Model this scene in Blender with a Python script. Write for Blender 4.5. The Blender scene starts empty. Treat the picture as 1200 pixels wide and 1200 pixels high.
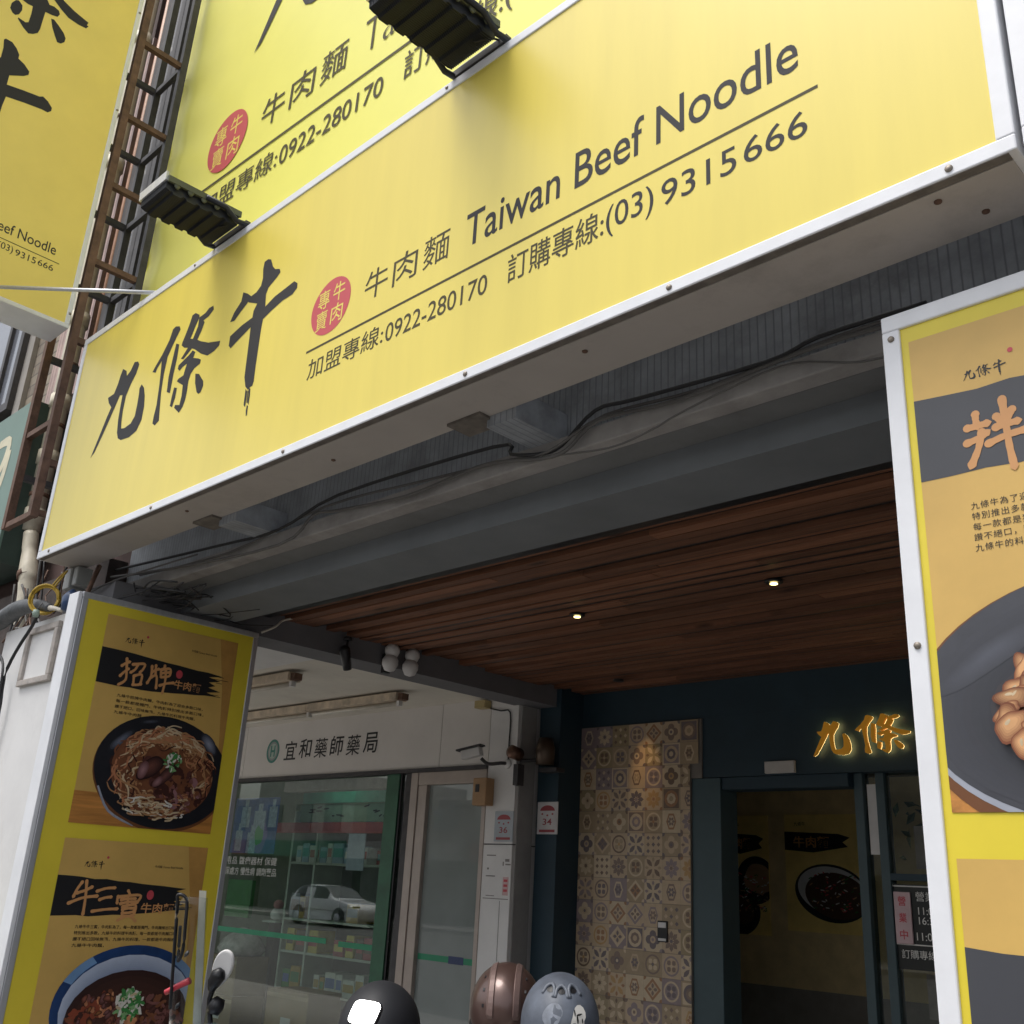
import bpy, bmesh, math, random
from mathutils import Vector, Matrix
from mathutils.geometry import tessellate_polygon
R = math.radians
random.seed(7)
S = bpy.context.scene
COL = S.collection

# ---------------------------------------------------------------- camera, sky, sun, exposure
cam = bpy.data.cameras.new('camera'); camo = bpy.data.objects.new('camera', cam); COL.objects.link(camo)
right = Vector((0.72131804, 0.69062945, 0.05226127))
down = Vector((-0.20435595, 0.28431835, -0.93669724))
fwd = Vector((-0.66176954, 0.66497672, 0.34621819))
mx = Matrix((right, -down, -fwd)).transposed().to_4x4(); mx.translation = Vector((0, 0, 1.6))
camo.matrix_world = mx
cam.sensor_width = 36; cam.lens = 35.97; cam.clip_start = 0.05; cam.clip_end = 600
S.camera = camo

SUN_EL, SUN_AZ = R(66), R(205)          # azimuth clockwise from +Y: the street side, a little to the left
w = bpy.data.worlds.new('World'); S.world = w; w.use_nodes = True
nt = w.node_tree; nt.nodes.clear()
sky = nt.nodes.new('ShaderNodeTexSky'); sky.sky_type = 'NISHITA'; sky.sun_disc = False
sky.sun_elevation = SUN_EL; sky.sun_rotation = SUN_AZ; sky.dust_density = 4.0; sky.air_density = 1.2; sky.ozone_density = 1.0
hs = nt.nodes.new('ShaderNodeHueSaturation'); hs.inputs['Saturation'].default_value = 0.32   # overcast: nearly white sky
bg = nt.nodes.new('ShaderNodeBackground'); bg.inputs['Strength'].default_value = 0.15
wo = nt.nodes.new('ShaderNodeOutputWorld')
nt.links.new(sky.outputs[0], hs.inputs['Color']); nt.links.new(hs.outputs[0], bg.inputs[0]); nt.links.new(bg.outputs[0], wo.inputs[0])
sl = bpy.data.lights.new('sun', 'SUN'); sl.energy = 1.3; sl.angle = R(24); sl.color = (1, .97, .93)
so = bpy.data.objects.new('sun', sl); COL.objects.link(so)
sd = Vector((math.sin(SUN_AZ)*math.cos(SUN_EL), math.cos(SUN_AZ)*math.cos(SUN_EL), math.sin(SUN_EL)))
so.rotation_euler = (-sd).to_track_quat('-Z', 'Y').to_euler(); so.location = (0, -10, 30)
S.view_settings.view_transform = 'Standard'; S.view_settings.look = 'None'
S.view_settings.exposure = 0.5; S.view_settings.gamma = 1
S.render.engine = 'CYCLES'
try:
    S.cycles.use_denoising = True; S.cycles.max_bounces = 8; S.cycles.sample_clamp_indirect = 6
except Exception: pass

# ---------------------------------------------------------------- materials
def lin(h):
    h = h.lstrip('#'); c = [int(h[i:i+2], 16)/255 for i in (0, 2, 4)]
    return tuple(x/12.92 if x <= .04045 else ((x+.055)/1.055)**2.4 for x in c)
MATS = {}
def mat(name, col, rough=.5, metal=0, var=.12, vs=6, bump=0, bs=60, spec=.5, dirt=0, stretch=None, coat=0, isl=0):
    """Principled material with a mottled base colour; col is linear RGB or '#hex'."""
    if name in MATS: return MATS[name]
    if isinstance(col, str): col = lin(col)
    m = bpy.data.materials.new(name); m.use_nodes = True; t = m.node_tree; n = t.nodes; L = t.links
    b = n['Principled BSDF']; b.inputs['Roughness'].default_value = rough; b.inputs['Metallic'].default_value = metal
    b.inputs['Specular IOR Level'].default_value = spec; b.inputs['Coat Weight'].default_value = coat
    tc = n.new('ShaderNodeTexCoord'); mp = n.new('ShaderNodeMapping'); L.new(tc.outputs['Object'], mp.inputs[0])
    if stretch: mp.inputs['Scale'].default_value = stretch
    nz = n.new('ShaderNodeTexNoise'); nz.inputs['Scale'].default_value = vs; nz.inputs['Detail'].default_value = 6; nz.inputs['Roughness'].default_value = .62
    L.new(mp.outputs[0], nz.inputs['Vector'])
    mr = n.new('ShaderNodeMapRange'); mr.inputs[1].default_value = .3; mr.inputs[2].default_value = .7; mr.inputs[3].default_value = 1-var; mr.inputs[4].default_value = 1+var
    L.new(nz.outputs[0], mr.inputs[0])
    mu = n.new('ShaderNodeMix'); mu.data_type = 'RGBA'; mu.blend_type = 'MULTIPLY'; mu.inputs[0].default_value = 1
    mu.inputs[6].default_value = (*col, 1); L.new(mr.outputs[0], mu.inputs[7])
    out = mu.outputs[2]
    if isl:
        ge = n.new('ShaderNodeNewGeometry'); m2 = n.new('ShaderNodeMapRange'); m2.inputs[3].default_value = 1-isl; m2.inputs[4].default_value = 1+isl
        L.new(ge.outputs['Random Per Island'], m2.inputs[0])
        u2 = n.new('ShaderNodeMix'); u2.data_type = 'RGBA'; u2.blend_type = 'MULTIPLY'; u2.inputs[0].default_value = 1
        L.new(out, u2.inputs[6]); L.new(m2.outputs[0], u2.inputs[7]); out = u2.outputs[2]
    if dirt:
        dz = n.new('ShaderNodeTexNoise'); dz.inputs['Scale'].default_value = 2.3; dz.inputs['Detail'].default_value = 9; dz.inputs['Roughness'].default_value = .75
        L.new(tc.outputs['Object'], dz.inputs['Vector'])
        dr = n.new('ShaderNodeMapRange'); dr.inputs[1].default_value = .52; dr.inputs[2].default_value = .75; dr.inputs[3].default_value = 0; dr.inputs[4].default_value = dirt
        L.new(dz.outputs[0], dr.inputs[0])
        dm = n.new('ShaderNodeMix'); dm.data_type = 'RGBA'; L.new(dr.outputs[0], dm.inputs[0]); L.new(out, dm.inputs[6]); dm.inputs[7].default_value = (.06, .045, .035, 1)
        out = dm.outputs[2]
    L.new(out, b.inputs['Base Color'])
    if bump:
        bz = n.new('ShaderNodeTexNoise'); bz.inputs['Scale'].default_value = bs; bz.inputs['Detail'].default_value = 4; L.new(mp.outputs[0], bz.inputs['Vector'])
        bp = n.new('ShaderNodeBump'); bp.inputs['Strength'].default_value = bump; bp.inputs['Distance'].default_value = .01
        L.new(bz.outputs[0], bp.inputs['Height']); L.new(bp.outputs[0], b.inputs['Normal'])
    MATS[name] = m; return m
def emit(name, col, st):
    if name in MATS: return MATS[name]
    m = bpy.data.materials.new(name); m.use_nodes = True; b = m.node_tree.nodes['Principled BSDF']
    b.inputs['Base Color'].default_value = (*col, 1); b.inputs['Emission Color'].default_value = (*col, 1); b.inputs['Emission Strength'].default_value = st
    MATS[name] = m; return m
def glass(name, tint=(.9, .95, .93), ior=1.55, frost=0):
    """Window pane: clear sheet with Fresnel reflection (two surfaces, so a higher index)."""
    m = bpy.data.materials.new(name); m.use_nodes = True; t = m.node_tree; n = t.nodes; n.clear(); L = t.links
    o = n.new('ShaderNodeOutputMaterial'); tr = n.new('ShaderNodeBsdfTransparent'); tr.inputs[0].default_value = (*tint, 1)
    g = n.new('ShaderNodeBsdfGlossy'); g.inputs['Roughness'].default_value = 0.0
    ge = n.new('ShaderNodeNewGeometry'); dp = n.new('ShaderNodeVectorMath'); dp.operation = 'DOT_PRODUCT'; L.new(ge.outputs['Incoming'], dp.inputs[0]); L.new(ge.outputs['Normal'], dp.inputs[1])
    def mth(op, a, b=None):
        q = n.new('ShaderNodeMath'); q.operation = op; q.use_clamp = op == 'ADD'
        for i_, v_ in enumerate((a, b)):
            if v_ is None: continue
            if isinstance(v_, (int, float)): q.inputs[i_].default_value = v_
            else: L.new(v_, q.inputs[i_])
        return q.outputs[0]
    F0 = ((ior-1)/(ior+1))**2                                       # Schlick, the same from both sides
    fr = mth('ADD', mth('MULTIPLY', mth('POWER', mth('SUBTRACT', 1, mth('ABSOLUTE', dp.outputs['Value'])), 5), 1-F0), F0); mx = n.new('ShaderNodeMixShader')
    L.new(fr, mx.inputs[0]); L.new(g.outputs[0], mx.inputs[2])
    if frost:
        d = n.new('ShaderNodeBsdfDiffuse'); d.inputs[0].default_value = (.34, .38, .37, 1); m2 = n.new('ShaderNodeMixShader'); m2.inputs[0].default_value = frost
        nz = n.new('ShaderNodeTexNoise'); nz.inputs['Scale'].default_value = 3; tc = n.new('ShaderNodeTexCoord'); L.new(tc.outputs['Object'], nz.inputs['Vector'])
        mr = n.new('ShaderNodeMapRange'); mr.inputs[3].default_value = frost-.12; mr.inputs[4].default_value = frost+.12; L.new(nz.outputs[0], mr.inputs[0]); L.new(mr.outputs[0], m2.inputs[0])
        L.new(tr.outputs[0], m2.inputs[1]); L.new(d.outputs[0], m2.inputs[2]); L.new(m2.outputs[0], mx.inputs[1])
    else: L.new(tr.outputs[0], mx.inputs[1])
    L.new(mx.outputs[0], o.inputs[0]); MATS[name] = m; return m
def ribbed(name, col, groove, pitch, axis='X', bump=.6):
    """Narrow vertical ribs (glazed ribbed tiles): darker grout grooves plus bump."""
    m = mat(name, col, .45, var=.25, vs=9, dirt=.5); t = m.node_tree; n = t.nodes; L = t.links; b = n['Principled BSDF']
    tc = n.new('ShaderNodeTexCoord'); sp = n.new('ShaderNodeSeparateXYZ'); L.new(tc.outputs['Object'], sp.inputs[0])
    a = n.new('ShaderNodeMath'); a.operation = 'MULTIPLY'; a.inputs[1].default_value = 1/pitch; L.new(sp.outputs[axis], a.inputs[0])
    fr = n.new('ShaderNodeMath'); fr.operation = 'PINGPONG'; fr.inputs[1].default_value = .5; L.new(a.outputs[0], fr.inputs[0])
    mr = n.new('ShaderNodeMapRange'); mr.inputs[1].default_value = .02; mr.inputs[2].default_value = .14; L.new(fr.outputs[0], mr.inputs[0])
    mxn = n.new('ShaderNodeMix'); mxn.data_type = 'RGBA'; mxn.inputs[6].default_value = (*groove, 1); L.new(mr.outputs[0], mxn.inputs[0])
    src = b.inputs['Base Color'].links[0].from_socket; L.new(src, mxn.inputs[7]); L.new(mxn.outputs[2], b.inputs['Base Color'])
    bp = n.new('ShaderNodeBump'); bp.inputs['Strength'].default_value = bump; bp.inputs['Distance'].default_value = .008; L.new(mr.outputs[0], bp.inputs['Height']); L.new(bp.outputs[0], b.inputs['Normal'])
    return m
def brick(name, c1, c2, mortar, bw, bh):
    m = mat(name, c1, .8, dirt=.3); t = m.node_tree; n = t.nodes; L = t.links; b = n['Principled BSDF']
    tc = n.new('ShaderNodeTexCoord'); sp = n.new('ShaderNodeSeparateXYZ'); cb = n.new('ShaderNodeCombineXYZ'); L.new(tc.outputs['Object'], sp.inputs[0])
    L.new(sp.outputs[0], cb.inputs[0]); L.new(sp.outputs[2], cb.inputs[1])
    br = n.new('ShaderNodeTexBrick'); br.inputs['Scale'].default_value = 1; br.inputs['Brick Width'].default_value = bw; br.inputs['Row Height'].default_value = bh; br.inputs['Mortar Size'].default_value = .008
    br.inputs['Color1'].default_value = (*c1, 1); br.inputs['Color2'].default_value = (*c2, 1); br.inputs['Mortar'].default_value = (*mortar, 1)
    L.new(cb.outputs[0], br.inputs['Vector'])
    mu = n.new('ShaderNodeMix'); mu.data_type = 'RGBA'; mu.blend_type = 'MULTIPLY'; mu.inputs[0].default_value = .6; L.new(br.outputs[0], mu.inputs[6])
    nz = n.new('ShaderNodeTexNoise'); nz.inputs['Scale'].default_value = 11; L.new(tc.outputs['Object'], nz.inputs['Vector']); L.new(nz.outputs[0], mu.inputs[7])
    L.new(mu.outputs[2], b.inputs['Base Color'])
    bp = n.new('ShaderNodeBump'); bp.inputs['Strength'].default_value = .7; bp.inputs['Distance'].default_value = .01; bp.invert = True
    L.new(br.outputs['Fac'], bp.inputs['Height']); L.new(bp.outputs[0], b.inputs['Normal'])
    return m

# ---------------------------------------------------------------- mesh building
class MB:
    def __init__(s): s.v = []; s.f = []; s.mi = []; s.mats = []; s.smooth = []
    def m(s, mt):
        if mt not in s.mats: s.mats.append(mt)
        return s.mats.index(mt)
    def add(s, vs, fs, mt, smooth=False):
        o = len(s.v); s.v += [tuple(v) for v in vs]; k = s.m(mt)
        for f in fs: s.f.append(tuple(i+o for i in f)); s.mi.append(k); s.smooth.append(smooth)
        return s
    def box(s, x0, x1, y0, y1, z0, z1, mt):
        x0, x1 = sorted((x0, x1)); y0, y1 = sorted((y0, y1)); z0, z1 = sorted((z0, z1))
        vs = [(x, y, z) for z in (z0, z1) for y in (y0, y1) for x in (x0, x1)]
        return s.add(vs, [(0, 2, 3, 1), (4, 5, 7, 6), (0, 1, 5, 4), (2, 6, 7, 3), (0, 4, 6, 2), (1, 3, 7, 5)], mt)
    def cbox(s, c, h, mt, rot=None):
        M = rot if rot else Matrix.Identity(3); c = Vector(c)
        vs = [c + M @ Vector((x*h[0], y*h[1], z*h[2])) for z in (-1, 1) for y in (-1, 1) for x in (-1, 1)]
        return s.add(vs, [(0, 2, 3, 1), (4, 5, 7, 6), (0, 1, 5, 4), (2, 6, 7, 3), (0, 4, 6, 2), (1, 3, 7, 5)], mt)
    def tube(s, pts, r, mt, n=8, sm=3):
        """Round tube through points (Catmull-Rom, sm steps); r a number or one per point."""
        P = [Vector(p) for p in pts]; rs = r if isinstance(r, (list, tuple)) else [r]*len(P)
        Q = []; q = []
        for i in range(len(P)-1):
            a, b, c, d = P[max(i-1, 0)], P[i], P[i+1], P[min(i+2, len(P)-1)]
            for k in range(sm):
                t = k/sm; t2 = t*t; t3 = t2*t
                Q.append(.5*((2*b)+(c-a)*t+(2*a-5*b+4*c-d)*t2+(3*b-a-3*c+d)*t3)); q.append(rs[i]+(rs[i+1]-rs[i])*t)
        Q.append(P[-1]); q.append(rs[-1])
        vs = []; fs = []
        for i, p in enumerate(Q):
            d = (Q[min(i+1, len(Q)-1)]-Q[max(i-1, 0)]).normalized(); u = d.orthogonal().normalized() if abs(d.z) > .95 else d.cross(Vector((0, 0, 1))).normalized()
            v = d.cross(u)
            for k in range(n): a = 2*math.pi*k/n; vs.append(p+q[i]*(math.cos(a)*u+math.sin(a)*v))
        for i in range(len(Q)-1):
            for k in range(n): fs.append((i*n+k, i*n+(k+1) % n, (i+1)*n+(k+1) % n, (i+1)*n+k))
        fs.append(tuple(range(n))[::-1]); fs.append(tuple(range((len(Q)-1)*n, len(Q)*n)))
        return s.add(vs, fs, mt, True)
    def lathe(s, prof, mt, c=(0, 0, 0), n=20, rot=None, sy=1):
        M = rot if rot else Matrix.Identity(3); c = Vector(c); vs = []; fs = []
        for r, z in prof:
            for k in range(n): a = 2*math.pi*k/n; vs.append(c+M @ Vector((r*math.cos(a), sy*r*math.sin(a), z)))
        for i in range(len(prof)-1):
            for k in range(n): fs.append((i*n+k, i*n+(k+1) % n, (i+1)*n+(k+1) % n, (i+1)*n+k))
        fs.append(tuple(range(n))[::-1]); fs.append(tuple(range((len(prof)-1)*n, len(prof)*n)))
        return s.add(vs, fs, mt, True)
    def prism(s, poly, fn0, fn1, mt):
        """Polygon (list of (u,v)) extruded from fn0(u,v) to fn1(u,v)."""
        n = len(poly); tris = tessellate_polygon([[Vector((u, v, 0)) for u, v in poly]])
        vs = [fn0(*p) for p in poly]+[fn1(*p) for p in poly]
        fs = [t for t in tris]+[tuple(i+n for i in t) for t in tris]+[(i, (i+1) % n, (i+1) % n+n, i+n) for i in range(n)]
        return s.add(vs, fs, mt)
    def sweep(s, rings, mt, cap=True, smooth=True):
        n = len(rings[0]); vs = [p for r in rings for p in r]; fs = []
        for i in range(len(rings)-1):
            for k in range(n): fs.append((i*n+k, i*n+(k+1) % n, (i+1)*n+(k+1) % n, (i+1)*n+k))
        if cap: fs.append(tuple(range(n))[::-1]); fs.append(tuple(range((len(rings)-1)*n, len(rings)*n)))
        return s.add(vs, fs, mt, smooth)
    def build(s, name, parent=None, local=False, label=None, bevel=0):
        me = bpy.data.meshes.new(name); me.from_pydata([tuple(v) for v in s.v], [], s.f)
        for mt in s.mats: me.materials.append(mt)
        me.polygons.foreach_set('material_index', s.mi); me.polygons.foreach_set('use_smooth', s.smooth); me.update()
        bm = bmesh.new(); bm.from_mesh(me); bmesh.ops.recalc_face_normals(bm, faces=bm.faces)
        bm.to_mesh(me); bm.free()
        o = bpy.data.objects.new(name, me); COL.objects.link(o)
        if parent:
            o.parent = parent
            if parent.parent is None and not local: o.location = -parent.location
        if bevel:
            b = o.modifiers.new('bevel', 'BEVEL'); b.width = bevel; b.segments = 2; b.limit_method = 'ANGLE'; b.angle_limit = R(40)
        if label: o['label'] = label
        return o
def thing(name, label, cat, loc=(0, 0, 0), group=None, rz=0):
    o = bpy.data.objects.new(name, None); COL.objects.link(o); o.location = loc; o.rotation_euler = (0, 0, rz)
    o.empty_display_size = .1; return tag(o, label, cat, group)
def tag(o, label, cat, group=None):
    o['label'] = label; o['category'] = cat
    if group: o['group'] = group
    return o
def struct(o): o['kind'] = 'structure'; return o
def dup(o, loc, label, rz=None, parent=None):
    """Copy of a thing with its parts and sub-parts."""
    c = o.copy(); COL.objects.link(c)
    if parent is None:
        c.location = loc; c['label'] = label
        if rz is not None: c.rotation_euler.z = rz
    else: c.parent = parent
    for ch in list(o.children): dup(ch, None, None, None, c)
    return c
def rotm(rx=0, ry=0, rz=0):
    from mathutils import Euler
    return Euler((rx, ry, rz)).to_matrix()

# flat printed graphics: a builder on a plane (origin, u axis, v axis, normal)
class Flat(MB):
    def __init__(s, o, u, v, n): MB.__init__(s); s.o = Vector(o); s.u = Vector(u); s.w = Vector(v); s.n = Vector(n); s.k = 0
    def P(s, a, b, h): return s.o+s.u*a+s.w*b+s.n*h
    def poly(s, pts, mt, h, clip=None):
        if clip: pts = clip_poly(pts, clip)
        if len(pts) < 3: return s
        s.k += 1; h += s.k*1.2e-5
        tr = tessellate_polygon([[Vector((a, b, 0)) for a, b in pts]])
        return s.add([s.P(a, b, h) for a, b in pts], [t for t in tr], mt)
    def rect(s, a0, a1, b0, b1, mt, h, clip=None): return s.poly([(a0, b0), (a1, b0), (a1, b1), (a0, b1)], mt, h, clip)
    def ell(s, a, b, rx, ry, mt, h, clip=None, rot=0, n=40, wob=0):
        c, d = math.cos(rot), math.sin(rot); pts = []; f1, f2, f3 = (random.uniform(0, 6.28) for _ in range(3))
        for k in range(n):
            t = 2*math.pi*k/n; q = 1+wob*(.6*math.sin(2*t+f1)+.5*math.sin(3*t+f2)+.3*math.sin(5*t+f3)); x = rx*math.cos(t)*q; y = ry*math.sin(t)*q; pts.append((a+x*c-y*d, b+x*d+y*c))
        return s.poly(pts, mt, h, clip)
    def strip(s, pts, w0, mt, h, clip=None, taper=True, sm=4):
        """Brush stroke through (u,v) points."""
        P = [Vector((a, b)) for a, b in pts]; Q = []
        for i in range(len(P)-1):
            a, b, c, d = P[max(i-1, 0)], P[i], P[i+1], P[min(i+2, len(P)-1)]
            for k in range(sm):
                t = k/sm; t2 = t*t; t3 = t2*t
                Q.append(.5*((2*b)+(c-a)*t+(2*a-5*b+4*c-d)*t2+(3*b-a-3*c+d)*t3))
        Q.append(P[-1]); L_, R_ = [], []
        for i, p in enumerate(Q):
            d = (Q[min(i+1, len(Q)-1)]-Q[max(i-1, 0)]); d = d.normalized() if d.length > 0 else Vector((1, 0)); nn = Vector((-d.y, d.x)); t = i/(len(Q)-1)
            ww = w0*.5*((.75+.5*math.sin(math.pi*(t*.8+.15)))*(1 if t < .85 or not taper else 1-(t-.85)*3.5) if taper else 1)
            L_.append(tuple(p+nn*ww)); R_.append(tuple(p-nn*ww))
        return s.poly(L_+R_[::-1], mt, h, clip)
    def brush(s, pts, w0, mt, h, clip=None):
        """Round-ended brush stroke: heavy start, thinner middle, rounded end."""
        P = [Vector(p) for p in pts]
        if len(P) == 2: d = P[1]-P[0]; P = [P[0], P[0].lerp(P[1], .5)+Vector((-d.y, d.x))*random.uniform(-.06, .06), P[1]]
        Q = []
        for i in range(len(P)-1):
            a, b, c, d = P[max(i-1, 0)], P[i], P[i+1], P[min(i+2, len(P)-1)]
            for k in range(5):
                t = k/5; t2 = t*t; t3 = t2*t; Q.append(.5*((2*b)+(c-a)*t+(2*a-5*b+4*c-d)*t2+(3*b-a-3*c+d)*t3))
        Q.append(P[-1]); A, B = [], []; e = random.uniform(.55, 1.0)
        for i, p in enumerate(Q):
            d = (Q[min(i+1, len(Q)-1)]-Q[max(i-1, 0)]).normalized(); nn = Vector((-d.y, d.x)); t = i/(len(Q)-1)
            ww = w0*.5*(1.12-1.1*t+(.78+e*.35)*t*t)*(1+.07*math.sin(i*2.1)); A.append(p+nn*ww); B.append(p-nn*ww)
            if i == 0: d0, n0, w_0 = d, nn, ww
        cap1 = [p_ for p_ in (Q[-1]+(d*math.cos(a)+nn*math.sin(a))*ww*(.9 if abs(a) > .5 else 1.15) for a in (1.1, .55, 0, -.55, -1.1))]
        cap0 = [p_ for p_ in (Q[0]+(-d0*math.cos(a)-n0*math.sin(a))*w_0*.95 for a in (1.1, .55, 0, -.55, -1.1))]
        return s.poly([tuple(p) for p in A+cap1+B[::-1]+cap0], mt, h, clip)
    def text(s, body, a0, b0, mt, h, height=None, width=None, bold=0, spacing=1, shear=0, rot=0):
        """Lettering with its lower-left corner at (a0,b0), scaled to a height and/or width."""
        vs, fs, (x0, x1, y0, y1) = text_geo(body, bold, spacing, shear)
        sy = height/(y1-y0) if height else width/(x1-x0); sx = width/(x1-x0) if width else sy
        if not height: sy = sx
        s.k += 1; h += s.k*1.2e-5; c, d = math.cos(rot), math.sin(rot); out = []
        for x, y in vs:
            X = (x-x0)*sx; Y = (y-y0)*sy; out.append(s.P(a0+X*c-Y*d, b0+X*d+Y*c, h))
        return s.add(out, fs, mt)
def clip_poly(pts, c):
    a0, a1, b0, b1 = c
    for ax, lim, sg in ((0, a0, 1), (0, a1, -1), (1, b0, 1), (1, b1, -1)):
        out = []
        for i in range(len(pts)):
            p, q = pts[i-1], pts[i]; ip = (p[ax]-lim)*sg >= 0; iq = (q[ax]-lim)*sg >= 0
            if ip != iq:
                t = (lim-p[ax])/(q[ax]-p[ax]); out.append((p[0]+(q[0]-p[0])*t, p[1]+(q[1]-p[1])*t))
            if iq: out.append(q)
        pts = out
        if not pts: return []
    return pts
_TG = {}
def text_geo(body, bold=0, spacing=1, shear=0):
    key = (body, bold, spacing, shear)
    if key in _TG: return _TG[key]
    cu = bpy.data.curves.new('lettering_outline', 'FONT'); cu.body = body; cu.dimensions = '2D'; cu.fill_mode = 'BOTH'; cu.resolution_u = 4
    cu.offset = bold; cu.space_character = spacing; cu.shear = shear
    ob = bpy.data.objects.new('lettering_outline', cu); COL.objects.link(ob)
    dg = bpy.context.evaluated_depsgraph_get(); me = bpy.data.meshes.new_from_object(ob.evaluated_get(dg))
    vs = [(v.co.x, v.co.y) for v in me.vertices]; fs = [tuple(p.vertices) for p in me.polygons]
    bpy.data.objects.remove(ob); bpy.data.meshes.remove(me); bpy.data.curves.remove(cu)
    xs = [v[0] for v in vs]; ys = [v[1] for v in vs]
    _TG[key] = (vs, fs, (min(xs), max(xs), min(ys), max(ys))); return _TG[key]
def move(polys, ref, dst, sc):
    """Scaled copy of traced outlines: ref (x,z) goes to dst."""
    return [[(dst[0]+(x-ref[0])*sc, dst[1]+(z-ref[1])*sc) for x, z in p] for p in polys]
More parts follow.
